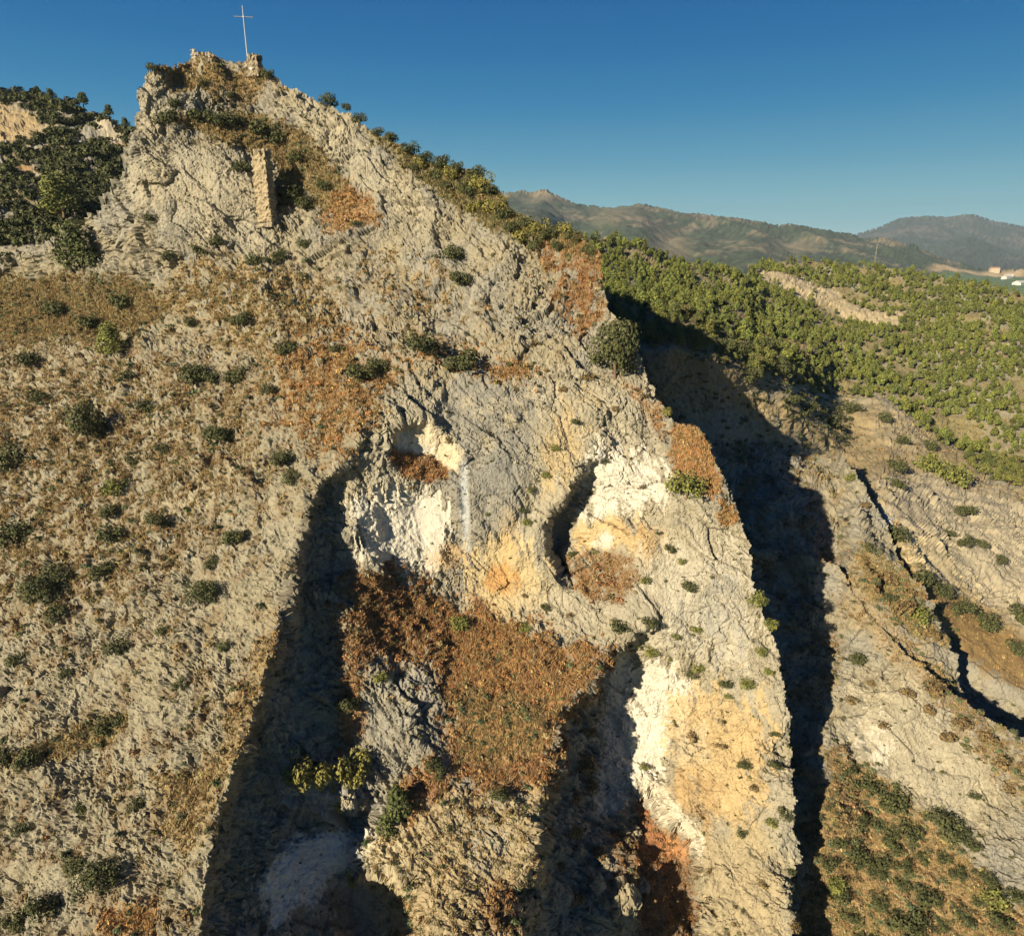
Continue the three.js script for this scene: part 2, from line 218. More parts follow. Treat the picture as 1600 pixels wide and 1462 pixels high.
// ---------------------------------------------------------------- the mountain
const slopeRange = (u, v) => { const b = (731 - v) / FOCAL, t = (b * CP - SP) / lev(v), xd = (u - 800) / FOCAL / lev(v); return -102.4 / (t - .85 - .45 * xd); };
const S = (u, v, add = 0) => [u, v, slopeRange(u, v) + add];
const arete = [[575, 668], [548, 700], [522, 735], [500, 758], [480, 808], [464, 850], [452, 920], [441, 960], [421, 1040], [404, 1100], [374, 1160], [346, 1260], [326, 1350], [318, 1462], [306, 1620]];
const mountainPts = [
  // summit, nose, cliff under it, bench
  [200, 60, 172], [203, 118, 160.8], [203, 165, 159.4], [203, 205, 159], [224, 100, 161.6], [252, 88, 164], [225, 118, 160], [250, 122, 160], [232, 165, 158.6], [246, 200, 157.4], [218, 205, 158.4], [262, 140, 160.6], [262, 185, 159.4], [290, 150, 161.4], [290, 182, 160.4], [255, 208, 159], [300, 86, 171], [345, 95, 170], [385, 92, 170], [410, 90, 170], [440, 122, 168], [400, 60, 176], [470, 60, 176],
  [330, 140, 163.6], [400, 150, 167], [440, 140, 164], [300, 178, 161.6], [360, 178, 164.5], [400, 205, 163], [450, 185, 161], [300, 212, 159], [340, 222, 158], [380, 250, 157], [440, 235, 160.5], [480, 240, 158],
  [215, 215, 157], [190, 262, 158], [155, 330, 162], [260, 215, 157], [300, 250, 156], [250, 300, 155], [340, 300, 154.3], [395, 300, 154], [408, 335, 153.5], [425, 330, 153], [445, 300, 158.5], [470, 300, 157.5], [430, 395, 150.2], [470, 345, 153.6], [490, 270, 157.5], [250, 370, 152.5], [330, 385, 151], [400, 390, 149.5],
  // crest of the ridge
  [500, 155, 164], [560, 185, 161], [620, 222, 156], [680, 250, 152], [740, 264, 148], [780, 288, 144], [800, 322, 140], [850, 350, 136], [905, 368, 131], [940, 395, 127], [950, 440, 124], [957, 480, 121], [990, 520, 118], [1010, 570, 115], [560, 100, 175], [800, 200, 160], [1000, 350, 140], [1080, 500, 128], [1100, 600, 116],
  // ridge face
  [470, 165, 161], [540, 222, 157.5], [600, 262, 153.5], [650, 295, 149], [700, 325, 145], [500, 215, 157.5], [525, 265, 154], [580, 330, 148.5], [640, 370, 143], [520, 330, 151], [560, 420, 141], [640, 440, 134], [700, 400, 137], [760, 345, 141], [800, 380, 136], [760, 440, 130], [840, 420, 130.5], [880, 400, 130], [900, 450, 126.5], [870, 480, 124.5], [920, 520, 120.5], [940, 490, 122], [800, 520, 120], [700, 500, 126], [650, 520, 122.5], [600, 500, 129], [530, 480, 137], [880, 560, 115], [960, 580, 114], [760, 590, 112.5], [690, 590, 112.5], [640, 600, 110.5], [990, 620, 111.5], [920, 640, 108.5], [840, 650, 107.5], [780, 660, 107.5], [600, 645, 106.2],
  // arete on the right
  [1032, 620, 111], [1046, 646, 108.5], [1042, 690, 106], [1062, 664, 105.5], [1096, 664, 104.5], [1122, 716, 101], [1152, 776, 98], [1178, 846, 95], [1188, 930, 92], [1218, 1000, 90], [1238, 1100, 86.5], [1248, 1250, 79.5], [1246, 1462, 71], [1243, 1620, 66], [1200, 600, 112], [1240, 750, 102], [1270, 900, 97], [1300, 1100, 90], [1310, 1300, 82], [1310, 1462, 75], [1310, 1620, 70],
  [1020, 720, 104.5], [1080, 740, 101], [1110, 800, 98.8], [1060, 850, 97.5], [1120, 900, 94.5], [1150, 980, 92], [1040, 950, 94.5], [1080, 1010, 93],
  // hollow with the orange floor (niche)
  [594, 702, 103.3], [602, 684, 104], [622, 666, 104.8], [664, 654, 106], [606, 706, 104.6], [614, 690, 105.3], [630, 676, 106], [664, 663, 106.9], [690, 690, 106.7], [718, 712, 106], [650, 700, 106.5], [640, 728, 105.2], [690, 735, 106.4], [705, 746, 105], [650, 748, 103.9], [612, 722, 103.8], [720, 690, 106.6],
  // curtain wall with the stain, white bowl, dark shelter
  [560, 700, 102.4], [600, 740, 103.2], [548, 742, 101], [725, 760, 103.4], [780, 740, 104], [725, 850, 101.3], [785, 900, 101.0], [785, 850, 101.4], [840, 780, 102.8], [830, 900, 99.6], [740, 930, 99.4], [680, 930, 99.9], [620, 905, 97.6], [562, 918, 92.6], [600, 932, 95], [700, 800, 103.6], [650, 790, 104.3], [600, 770, 102.4], [565, 790, 99], [552, 835, 95.6], [600, 830, 100.4], [660, 850, 102], [580, 880, 95.8], [520, 765, 99.5], [530, 830, 96.4], [510, 880, 95.6], [520, 930, 91], [540, 965, 89.8],
  // lens-shaped shelter
  [922, 716, 103.8], [905, 742, 103.1], [885, 772, 102.0], [862, 800, 101.3], [848, 828, 100.5], [852, 862, 99.6], [868, 890, 98.6], [888, 918, 97.6], [926, 726, 106.2], [914, 748, 108.3], [897, 778, 108.6], [874, 806, 108.6], [861, 830, 108.3], [865, 862, 107], [880, 886, 104.8], [896, 908, 101], [920, 790, 105.2], [905, 840, 104.2], [900, 870, 102.4], [960, 720, 104.6], [960, 780, 103.5], [950, 830, 102.3], [1000, 800, 100.3], [1000, 870, 98.2], [930, 868, 101.6], [930, 930, 96.9], [990, 930, 96], [880, 950, 96.8], [820, 965, 97.6],
  // talus, left chute, outcrop
  [700, 960, 97.6], [760, 960, 97.6], [600, 960, 93.6], [562, 962, 90.6], [560, 1040, 85.4], [700, 1040, 90.6], [640, 1010, 91.6], [800, 1040, 90.6], [900, 1000, 93.5], [940, 1030, 90.8], [700, 1120, 84.3], [800, 1120, 84.8], [600, 1100, 83], [555, 1110, 82], [650, 1160, 80.5], [570, 1150, 81.8], [700, 1200, 78.8], [780, 1200, 79.4], [660, 1210, 78.3], [700, 1290, 72.6], [780, 1290, 73.2], [700, 1380, 67.3], [700, 1462, 62.6], [780, 1400, 67.2], [780, 1462, 63.2], [700, 1620, 55], [780, 1620, 55],
  // fin on the right of the talus and the slot behind it
  [952, 1012, 92], [925, 1062, 88.4], [896, 1092, 86.4], [876, 1112, 84.9], [876, 1150, 82.4], [868, 1190, 80], [862, 1226, 77.8], [842, 1262, 75.4], [838, 1310, 72.6], [830, 1370, 69], [822, 1462, 63.6], [815, 1620, 56],
  [962, 1030, 97.5], [938, 1072, 97.8], [905, 1104, 95], [888, 1126, 93], [886, 1160, 90.6], [880, 1200, 88.6], [874, 1240, 86.5], [860, 1275, 83], [856, 1320, 80], [848, 1380, 76], [842, 1462, 71], [836, 1620, 63],
  [950, 1110, 98], [950, 1200, 92.6], [930, 1150, 95], [910, 1220, 90], [920, 1280, 86.5], [900, 1340, 82], [910, 1400, 79], [910, 1462, 75], [910, 1620, 68], [960, 1270, 89],
  // white wall
  [972, 1040, 98.4], [974, 1100, 97.6], [980, 1180, 94.6], [990, 1232, 91.6], [1030, 1060, 95], [1060, 1120, 92.4], [1026, 1140, 94.4], [1036, 1160, 93.2], [1030, 1200, 92.4], [1046, 1190, 90.2], [1050, 1230, 88.4], [1130, 1080, 90], [1140, 1200, 86.2], [1130, 1300, 81.6], [1130, 1400, 76.3], [1130, 1462, 73.2], [1130, 1620, 67], [1200, 1200, 84], [1200, 1350, 77],
  [1000, 1222, 91.4], [1045, 1262, 87.4], [1086, 1322, 82.4], [1098, 1390, 77.8], [1100, 1462, 74.4], [1002, 1250, 92], [1036, 1290, 88.8], [1066, 1342, 87.6], [1082, 1400, 86.8], [1084, 1462, 83], [1085, 1620, 73], [992, 1290, 89.5], [990, 1330, 86.5], [1000, 1400, 82.5], [1010, 1462, 79], [1010, 1620, 71], [960, 1400, 80], [970, 1350, 82.4],
  // floor of the recess at the lower left and the cave mouth
  [460, 1100, 80.6], [500, 1020, 88], [470, 980, 88.6], [520, 1150, 80.6], [450, 1180, 75.8], [400, 1180, 76.2], [540, 1220, 77.8], [470, 1240, 74], [420, 1250, 73.4], [560, 1250, 76.8], [600, 1215, 79], [625, 1240, 76.8], [560, 1275, 78.4], [470, 1285, 75.2], [500, 1310, 74.8], [540, 1330, 75.4], [440, 1350, 70.5], [400, 1330, 68.8], [380, 1420, 64.4], [430, 1462, 65.4], [500, 1400, 71.6], [480, 1462, 68], [540, 1385, 75], [600, 1250, 76.2],
  [575, 1308, 72.8], [555, 1345, 71], [600, 1310, 72], [640, 1300, 72.4], [610, 1365, 69], [655, 1392, 66.8], [560, 1372, 69.8], [668, 1462, 62.8], [665, 1430, 64.6], [570, 1390, 74.5], [605, 1385, 74.5], [640, 1405, 72.6], [652, 1440, 70.6], [650, 1470, 69], [520, 1620, 60], [640, 1620, 60], [560, 1440, 73], [400, 1620, 57.5],
];
for (const [u, v] of [[-200, 420], [-200, 600], [-200, 850], [-200, 1100], [-200, 1350], [-200, 1620], [0, 440], [0, 600], [0, 800], [0, 1000], [0, 1200], [0, 1400], [0, 1620], [150, 500], [150, 700], [150, 900], [150, 1100], [150, 1300], [150, 1500], [150, 1620], [300, 500], [300, 650], [300, 800], [300, 950], [300, 1100], [280, 1250], [260, 1400], [420, 560], [430, 640], [420, 750], [400, 850], [380, 1000], [500, 600], [540, 640], [470, 700], [520, 680]]) mountainPts.push(S(u, v, 1.2 * n3(u / 90, v / 90, 5)));
mountainPts.push([60, 372, 172], [0, 395, 178], [-200, 395, 210], [-200, 300, 240], [0, 330, 200], [100, 330, 182], [150, 400, 166], [100, 420, 166], [200, 430, 157], [300, 430, 149], [180, 60, 190]);
for (const [u, v] of arete) { mountainPts.push(S(u, v)); if (v > 690) mountainPts.push([u + 13, v + 3, slopeRange(u, v) + (v < 740 ? 1.5 : 4.2)]); }
const mountainArea = [[-220, 405], [0, 402], [60, 378], [120, 352], [152, 332], [176, 292], [192, 258], [206, 214], [214, 200], [216, 130], [224, 118], [250, 102], [300, 88], [340, 92], [400, 96], [412, 108], [440, 124], [480, 148], [520, 166], [560, 188], [620, 226], [680, 254], [740, 268], [775, 292], [800, 326], [850, 354], [905, 370], [938, 396], [944, 440], [950, 480], [985, 522], [1006, 572], [1028, 622], [1044, 648], [1062, 662], [1094, 668], [1118, 718], [1148, 778], [1172, 848], [1182, 930], [1212, 1000], [1232, 1100], [1242, 1250], [1240, 1462], [1237, 1610], [-220, 1610]];

const mountainLayers = [
  // stony left slope
  { p: [[-220, 430], [100, 430], [250, 440], [420, 420], [560, 540], [600, 640], [500, 760], [440, 950], [320, 1460], [300, 1630], [-220, 1630]], c: [.184, .164, .112], a: .7, s: 25, n: 20, rough: 1.1, flute: .65, slab: .08 },
  { p: [[-220, 430], [100, 430], [250, 440], [420, 420], [560, 540], [600, 640], [500, 760], [440, 950], [320, 1460], [300, 1630], [-220, 1630]], c: SOIL, a: .65, s: 25, n: 20, f: [4.5, .16], veg: .4, kind: 2, rough: .8 },
  { p: [[-220, 560], [200, 540], [420, 600], [400, 760], [200, 960], [-220, 980]], c: [.135, .094, .05], a: .75, s: 50, n: 40, f: [3.4, -.02], veg: .8, kind: 2 },
  { p: [[-220, 430], [200, 432], [280, 470], [220, 520], [0, 545], [-220, 560]], c: OLIVE, s: 14, n: 18, a: .85, veg: 1, kind: 2, rough: .5 },
  { p: [[280, 400], [400, 410], [520, 450], [540, 520], [400, 560], [300, 520], [250, 470]], c: STRAW, s: 20, n: 24, a: .8, f: [4, -.05], veg: .9, kind: 2, rough: .7 },
  { p: [[450, 560], [500, 525], [560, 545], [610, 575], [590, 630], [525, 708], [470, 690], [420, 610]], c: [.155, .10, .042], s: 26, n: 44, a: .85, f: [5, -.28], veg: .9, kind: 1, rough: .45, slab: .5 },
  { p: [[20, 1190], [120, 1130], [190, 1110], [200, 1140], [60, 1200]], c: OLIVE, s: 8, n: 10, a: .8, veg: 1, kind: 2, rough: .5 },
  { p: [[250, 1220], [340, 1180], [330, 1290], [290, 1330], [250, 1290]], c: STRAW, s: 20, n: 20, a: .75, veg: .9, kind: 2, rough: .6 },
  { p: [[160, 1430], [240, 1410], [250, 1480], [150, 1520]], c: [.207, .118, .039], s: 10, n: 14, a: .85, veg: 1, kind: 1, rough: .5 },
  { p: [[360, 1100], [430, 960], [440, 1010], [390, 1120], [330, 1250]], c: STRAW, s: 14, n: 14, a: .7, veg: .8, kind: 2, rough: .7 },
  { e: [330, 760, 90, 26, -.5], c: TAN, a: .7 },
  // summit
  { p: [[245, 108], [300, 90], [400, 98], [440, 128], [420, 140], [380, 170], [330, 150], [270, 130]], c: STRAW, s: 12, n: 20, a: .85, f: [4, -.2], veg: .9, kind: 2, rough: .5 },
  { p: [[260, 185], [400, 180], [470, 200], [530, 265], [560, 310], [500, 340], [480, 300], [440, 330], [430, 250], [360, 230], [320, 208]], c: OLIVE, s: 8, n: 12, a: .85, veg: 1, kind: 2, rough: .45 },
  { p: [[540, 280], [580, 310], [590, 350], [545, 370], [500, 350]], c: [.202, .112, .039], s: 10, n: 14, a: .8, veg: .9, kind: 1, rough: .5 },
  { p: [[215, 215], [300, 225], [400, 260], [425, 330], [420, 390], [330, 380], [240, 340], [190, 300]], c: CREAM, a: .5, s: 14, n: 12, rough: .42, flute: .8 },
  { p: [[216, 122], [250, 125], [252, 205], [215, 205]], c: CREAM, a: .6, s: 10, n: 4, rough: .1 },
  { p: [[440, 130], [480, 155], [580, 240], [660, 300], [700, 340], [660, 350], [560, 290], [500, 240], [460, 190]], c: CREAM, a: .55, s: 10, n: 14, rough: .7, flute: .8 },
  // scrubby crest
  { p: [[560, 175], [640, 215], [740, 255], [800, 320], [940, 380], [960, 430], [880, 400], [840, 370], [790, 365], [720, 330], [650, 275], [590, 225]], c: OLIVE, s: 8, n: 14, a: .9, veg: 1, kind: 4, rough: .45 },
  { p: [[850, 380], [940, 385], [950, 450], [940, 500], [900, 515], [870, 480], [872, 440], [845, 420]], c: [.17, .092, .038], s: 10, n: 22, a: .9, f: [4, -.25], veg: .9, kind: 3, rough: .5 },
  { p: [[560, 380], [700, 420], [720, 470], [640, 490], [560, 450]], c: STRAW, s: 14, n: 20, a: .75, f: [3, .15], veg: .8, kind: 2, rough: .8 },
  { p: [[640, 520], [780, 560], [840, 600], [740, 600], [640, 580]], c: [.214, .123, .042], s: 10, n: 18, a: .7, f: [2.6, .05], veg: .8, kind: 1 },
  { e: [795, 578, 32, 13], c: [.236, .123, .039], s: 6, n: 8, veg: 1, kind: 1, rough: .5 },
  { p: [[430, 400], [560, 380], [640, 450], [800, 470], [900, 560], [800, 620], [620, 560], [520, 480]], c: SOIL, a: .6, s: 20, n: 20, f: [2.4, .22], veg: .5, kind: 2 },
  // curtain wall
  { p: [[600, 650], [680, 600], [780, 580], [920, 600], [1010, 600], [1050, 690], [1170, 850], [1240, 1100], [1240, 1620], [1100, 1620], [1080, 1320], [980, 1230], [970, 1040], [860, 1000], [780, 970], [680, 930], [560, 880], [540, 740]], c: CREAM, a: .55, s: 14, run: 20, n: 24, rough: .42, flute: .75 },
  { p: [[690, 600], [770, 580], [840, 620], [830, 720], [800, 800], [700, 760], [700, 690]], c: STAIN, a: .72, s: 10, run: 26, n: 22, f: [6, -.25], flute: .9 },
  { p: [[655, 740], [720, 720], [830, 700], [830, 780], [770, 850], [740, 940], [700, 925], [700, 820]], c: STAIN, a: .55, s: 8, run: 18, n: 14, flute: .95 },
  { p: [[705, 870], [742, 868], [738, 940], [712, 935]], c: [.148, .143, .133], a: .75, s: 8, n: 10, rough: .9 },
  { p: [[722, 722], [730, 720], [733, 800], [734, 862], [724, 866], [722, 800]], c: [.306, .321, .331], s: 4, n: 1, a: .8, rough: .2 },
  { p: [[545, 792], [575, 772], [605, 762], [650, 762], [690, 768], [704, 800], [700, 860], [668, 888], [610, 888], [568, 866]], c: WHITE, s: 4, run: 14, n: 12, a: .95, rough: .1, flute: .9 },
  { e: [700, 870, 26, 16], c: OCHRE, a: .6, s: 10 },
  { e: [788, 905, 60, 62], c: [.336, .262, .139], s: 9, run: 20, n: 12, a: .85, rough: .35 },
  { e: [784, 906, 26, 27], c: [.306, .168, .055], s: 7, run: 10, n: 7, a: .85 },
  { e: [880, 690, 26, 60, .3], c: [.317, .238, .119], s: 10, run: 22, n: 14, a: .6 },
  { e: [795, 840, 12, 40], c: OCHRE, s: 10, n: 8, a: .35 },
  { p: [[618, 668], [664, 652], [694, 676], [722, 708], [716, 738], [690, 732], [640, 704], [606, 694]], c: [.40, .34, .235], s: 6, n: 5, a: .95, rough: .05 },
  { p: [[620, 672], [655, 690], [672, 704], [650, 712], [618, 696]], c: WHITE, s: 6, n: 6, a: .9 },
  { p: [[598, 704], [640, 706], [700, 730], [704, 748], [668, 756], [640, 750], [612, 728]], c: [.133, .057, .020], s: 4, n: 7, a: .95, veg: .8, kind: 3, rough: .35 },
  { p: [[925, 712], [960, 690], [1020, 720], [1050, 760], [1010, 800], [960, 800], [925, 830], [908, 800]], c: WHITE, s: 6, run: 22, n: 16, a: .9, rough: .5 },
  { p: [[905, 830], [950, 805], [1010, 830], [1015, 880], [960, 850], [905, 862]], c: [.346, .247, .119], s: 5, run: 12, n: 8, a: .85, rough: .4 },
  { p: [[948, 828], [962, 840], [950, 862], [925, 850]], c: WHITE, s: 5, n: 4, a: .8 },
  { p: [[888, 870], [950, 860], [985, 868], [1000, 900], [970, 945], [920, 935], [890, 905]], c: [.148, .092, .045], s: 6, n: 8, a: .9, f: [3, -.3], veg: .7, kind: 3, rough: .4 },
  { e: [1015, 850, 20, 36], c: OCHRE, s: 6, run: 14, n: 8, a: .55 },
  { p: [[960, 580], [1030, 640], [1040, 690], [1000, 640]], c: [.164, .094, .040], s: 8, n: 10, a: .6, veg: .7, kind: 3 },
  { p: [[1052, 668], [1094, 666], [1118, 716], [1140, 800], [1110, 770], [1060, 760], [1045, 700]], c: [.178, .084, .027], s: 5, n: 9, a: .92, veg: 1, kind: 1, rough: .4 },
  { e: [1135, 808, 14, 14], c: [.198, .108, .040], s: 4, n: 8, a: .85, veg: 1, kind: 1 },
  { p: [[1000, 860], [1160, 860], [1200, 1000], [1160, 1060], [1040, 1000]], c: [.306, .282, .227], a: .6, s: 10, run: 30, n: 20, rough: .5, flute: .9 },
  { e: [1120, 965, 40, 60, .2], c: [.178, .176, .164], a: .55, s: 10, run: 30, n: 24, f: [3, -.1], flute: 1 },
  { e: [860, 960, 60, 40], c: CREAM, a: .6, s: 20 },
  // talus
  { p: [[545, 905], [600, 892], [690, 935], [760, 955], [850, 1000], [945, 1015], [925, 1065], [880, 1105], [868, 1190], [850, 1225], [800, 1235], [770, 1275], [720, 1225], [690, 1170], [660, 1060], [560, 1040], [530, 960]], c: [.18, .095, .037], s: 20, n: 34, a: .92, veg: 1, kind: 3, rough: .28 },
  { p: [[740, 955], [850, 1000], [930, 1030], [880, 1100], [850, 1130], [740, 1110], [700, 1000]], c: [.20, .088, .028], s: 26, n: 40, a: .75, f: [6, -.25], veg: 1, kind: 1 },
  { p: [[545, 905], [600, 892], [690, 935], [740, 980], [690, 1020], [560, 1000]], c: [.135, .072, .03], s: 20, n: 30, a: .7, veg: 1, kind: 3 },
  { p: [[700, 1080], [860, 1100], [850, 1180], [720, 1190]], c: [.214, .121, .042], s: 26, n: 24, a: .6, veg: .9, kind: 2 },
  { p: [[580, 1020], [660, 1010], [705, 1080], [690, 1180], [640, 1180], [600, 1100]], c: GREY, s: 22, n: 46, a: .85, f: [4, -.12], veg: 0, rough: 1.1, flute: .8 },
  { p: [[690, 1240], [850, 1240], [840, 1462], [820, 1630], [640, 1630], [560, 1320]], c: [.247, .193, .107], s: 20, n: 22, a: .8, veg: .35, kind: 2, rough: .5 },
  { p: [[720, 1250], [790, 1240], [800, 1330], [740, 1360]], c: GREY, s: 16, n: 18, a: .6, f: [3, -.1] },
  { e: [780, 1420, 30, 40], c: [.197, .112, .051], s: 14, n: 16, a: .6, veg: .7, kind: 3 },
  { p: [[520, 1080], [560, 1040], [570, 1150], [530, 1180]], c: RUST, s: 8, n: 10, a: .7, veg: .8, kind: 3 },
  { p: [[625, 1225], [680, 1170], [700, 1230], [640, 1290]], c: [.214, .090, .028], s: 8, n: 10, a: .75, veg: .8, kind: 1 },
  // white wall, ochre wall
  { p: [[962, 1030], [1060, 1050], [1088, 1085], [1070, 1120], [1050, 1130], [1030, 1225], [985, 1235]], c: WHITE, s: 5, run: 16, n: 10, a: .95, rough: .5, flute: 1 },
  { p: [[1060, 1090], [1190, 1080], [1210, 1200], [1150, 1300], [1060, 1240], [1050, 1150]], c: [.336, .242, .114], s: 10, run: 34, n: 24, a: .75, rough: .4 },
  { p: [[1050, 1190], [1130, 1220], [1110, 1300], [1060, 1260]], c: [.247, .164, .074], s: 8, run: 18, n: 14, a: .6 },
  { p: [[1060, 1130], [1110, 1130], [1110, 1190], [1050, 1200]], c: [.317, .267, .178], s: 6, run: 14, n: 12, a: .6 },
  { p: [[1080, 1300], [1200, 1280], [1230, 1462], [1220, 1630], [1110, 1630]], c: [.247, .198, .114], s: 24, n: 24, a: .7, veg: .25, kind: 2, rough: .6 },
  { p: [[995, 1212], [1030, 1222], [1095, 1310], [1092, 1345], [1060, 1310], [1020, 1262]], c: [.395, .356, .276], s: 6, n: 7, a: .95 },
  { p: [[992, 1335], [1030, 1330], [1078, 1345], [1084, 1400], [1080, 1630], [1000, 1630], [990, 1400]], c: [.12, .075, .04], s: 8, n: 10, a: .9, veg: .5, kind: 3, rough: .5 },  // brown lower pocket, its colour darkened to stand for the shade inside
  { p: [[992, 1240], [1020, 1262], [1064, 1318], [1066, 1345], [1010, 1345], [992, 1330]], c: [.208, .084, .030], s: 6, n: 10, a: .9, veg: .4, kind: 3, rough: .4 },
  { p: [[1040, 1290], [1075, 1322], [1070, 1345], [1040, 1330]], c: [.326, .168, .070], s: 6, n: 6, a: .8 },
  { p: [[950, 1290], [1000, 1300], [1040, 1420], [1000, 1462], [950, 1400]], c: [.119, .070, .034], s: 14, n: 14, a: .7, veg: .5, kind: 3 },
  { p: [[945, 1050], [975, 1050], [985, 1230], [960, 1280], [930, 1270], [940, 1140]], c: [.272, .267, .257], s: 10, n: 10, a: .85, rough: .35 },
  // recess floor
  { p: [[400, 1380], [460, 1310], [560, 1290], [585, 1310], [540, 1370], [470, 1420], [430, 1462]], c: [.42, .42, .41], s: 12, n: 10, a: .9, rough: .08 },
  { p: [[430, 1215], [560, 1240], [590, 1260], [520, 1275], [430, 1262]], c: [.208, .202, .198], s: 10, n: 8, a: .7 },
  { p: [[560, 1310], [620, 1300], [660, 1380], [600, 1372], [556, 1360]], c: [.297, .257, .168], s: 8, n: 8, a: .7 },
];
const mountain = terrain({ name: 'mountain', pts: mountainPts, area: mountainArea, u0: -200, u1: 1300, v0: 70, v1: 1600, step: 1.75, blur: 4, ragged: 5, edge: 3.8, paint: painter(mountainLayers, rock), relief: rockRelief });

// ---------------------------------------------------------------- slabs across the gully
const slabLayers = [
  { p: [[1300, 1170], [1360, 1200], [1420, 1250], [1500, 1330], [1620, 1440], [1920, 1620], [1240, 1620], [1260, 1300]], c: [.174, .115, .048], s: 12, n: 18, a: .9, veg: 1, kind: 2, rough: .35 },
  { p: [[1310, 1230], [1480, 1330], [1500, 1462], [1350, 1462]], c: [.185, .115, .05], s: 40, n: 50, a: .6, f: [5, -.1], veg: 1, kind: 0 },
  { p: [[1330, 1060], [1440, 1060], [1560, 1200], [1540, 1280], [1420, 1230], [1340, 1150]], c: CREAM, s: 8, run: 20, n: 20, a: .7, rough: .4, flute: .8 },
  { e: [1365, 1150, 34, 46], c: WHITE, s: 10, n: 22, a: .5, f: [2.2, 0] },
  { p: [[1420, 1030], [1500, 1080], [1620, 1170], [1920, 1240], [1920, 1300], [1600, 1260], [1540, 1200], [1480, 1120]], c: SOIL, s: 12, n: 18, a: .75, f: [2.6, -.15], veg: .7, kind: 2 },
  { p: [[1320, 860], [1400, 960], [1470, 1060], [1400, 1040], [1320, 960]], c: [.214, .158, .084], s: 12, n: 14, a: .6, veg: .4, kind: 2 },
  { p: [[1340, 850], [1420, 900], [1480, 1000], [1420, 990], [1350, 930]], c: OLIVE, s: 8, n: 12, a: .7, veg: .9, kind: 2, rough: .5 },
  { p: [[960, 540], [1320, 700], [1320, 1100], [1240, 1462], [1150, 900]], c: SOIL, s: 10, n: 10, a: .6, f: [5, .1], veg: .4, kind: 2 },
];
const slabPaint = painter(slabLayers, (u, v, x, y, z, o) => { rock(u, v, x, y, z, o); o.rough = .75; o.flute = .6; });
const slabBack = terrain({
  name: 'rock_slab', u0: 930, u1: 1620, v0: 520, v1: 1260, step: 2.2, blur: 5, paint: slabPaint, relief: rockRelief, ragged: 4, edge: 4, flank: [1.5, 5, 14, 30], fall: 1.3,
  pts: [[900, 500, 190], [960, 530, 182], [1010, 548, 174], [1060, 590, 169], [1100, 622, 165], [1200, 680, 169], [1260, 706, 176], [1298, 708, 164], [1320, 698, 151], [1348, 745, 142], [1378, 798, 133], [1402, 832, 127.5], [1418, 890, 119.5], [1444, 915, 116], [1474, 960, 111], [1494, 1010, 107], [1520, 1060, 103.5], [1600, 1120, 99], [1700, 1100, 100], [1400, 600, 160], [1600, 900, 122], [900, 800, 150], [960, 700, 156], [1050, 700, 152], [1150, 780, 140], [1230, 790, 137], [1060, 900, 132], [1200, 900, 123], [1314, 750, 151], [1314, 800, 140.5], [1314, 860, 129.5], [1314, 930, 118.5], [1340, 930, 113], [1380, 885, 118.6], [1400, 960, 109], [1330, 800, 128], [1345, 828, 123.8], [1370, 855, 119.4], [1400, 870, 117.2], [1336, 796, 134], [1352, 823, 130], [1376, 849, 125.5], [1405, 863, 123], [1322, 868, 120], [1346, 878, 117.6], [1360, 906, 114.4], [1364, 942, 111], [1330, 862, 123.5], [1354, 872, 121.5], [1370, 900, 118.5], [1374, 936, 115], [1440, 1000, 106], [1250, 1100, 104], [1350, 1000, 107.5], [1310, 1000, 111.5], [1000, 1300, 104], [1300, 1300, 97], [1450, 1120, 99.5], [1640, 1300, 92], [900, 1300, 108]],
  area: [[920, 515], [1008, 550], [1060, 594], [1100, 626], [1200, 684], [1262, 712], [1302, 708], [1318, 700], [1345, 748], [1374, 800], [1398, 834], [1414, 892], [1440, 918], [1470, 962], [1490, 1012], [1500, 1050], [1510, 1100], [1500, 1260], [920, 1260]],
});
const slabFront = terrain({
  name: 'rock_slab_001', u0: 1150, u1: 1900, v0: 850, v1: 1600, step: 2, blur: 5, paint: slabPaint, relief: rockRelief, ragged: 4, edge: 5, flank: [1.5, 5, 14, 30], fall: 1.3,
  pts: [[1100, 850, 126], [1280, 840, 122], [1322, 885, 117.5], [1358, 952, 109.5], [1388, 982, 105.5], [1422, 1018, 102], [1472, 1058, 98.5], [1532, 1108, 94.8], [1602, 1148, 92], [1930, 1215, 88], [1930, 1000, 100], [1500, 950, 108], [1200, 900, 121], [1250, 1000, 110.5], [1306, 1000, 109.8], [1306, 940, 114.8], [1180, 1200, 97], [1250, 1200, 93.5], [1296, 1100, 101], [1400, 1100, 96.2], [1500, 1180, 91.2], [1600, 1250, 86.8], [1290, 1200, 91.5], [1340, 1200, 93.2], [1290, 1300, 84.6], [1360, 1300, 88.2], [1450, 1300, 86.5], [1600, 1400, 78.6], [1300, 1400, 83], [1320, 1462, 80], [1250, 1462, 83], [1180, 1462, 85], [1450, 1462, 77.5], [1600, 1462, 75.4], [1180, 1620, 77], [1250, 1620, 75], [1450, 1620, 69.5], [1600, 1620, 68], [1930, 1462, 73.5], [1930, 1620, 66]],
  area: [[1140, 845], [1310, 880], [1354, 956], [1384, 986], [1418, 1022], [1468, 1062], [1528, 1112], [1598, 1152], [1915, 1218], [1915, 1610], [1140, 1610]],
});

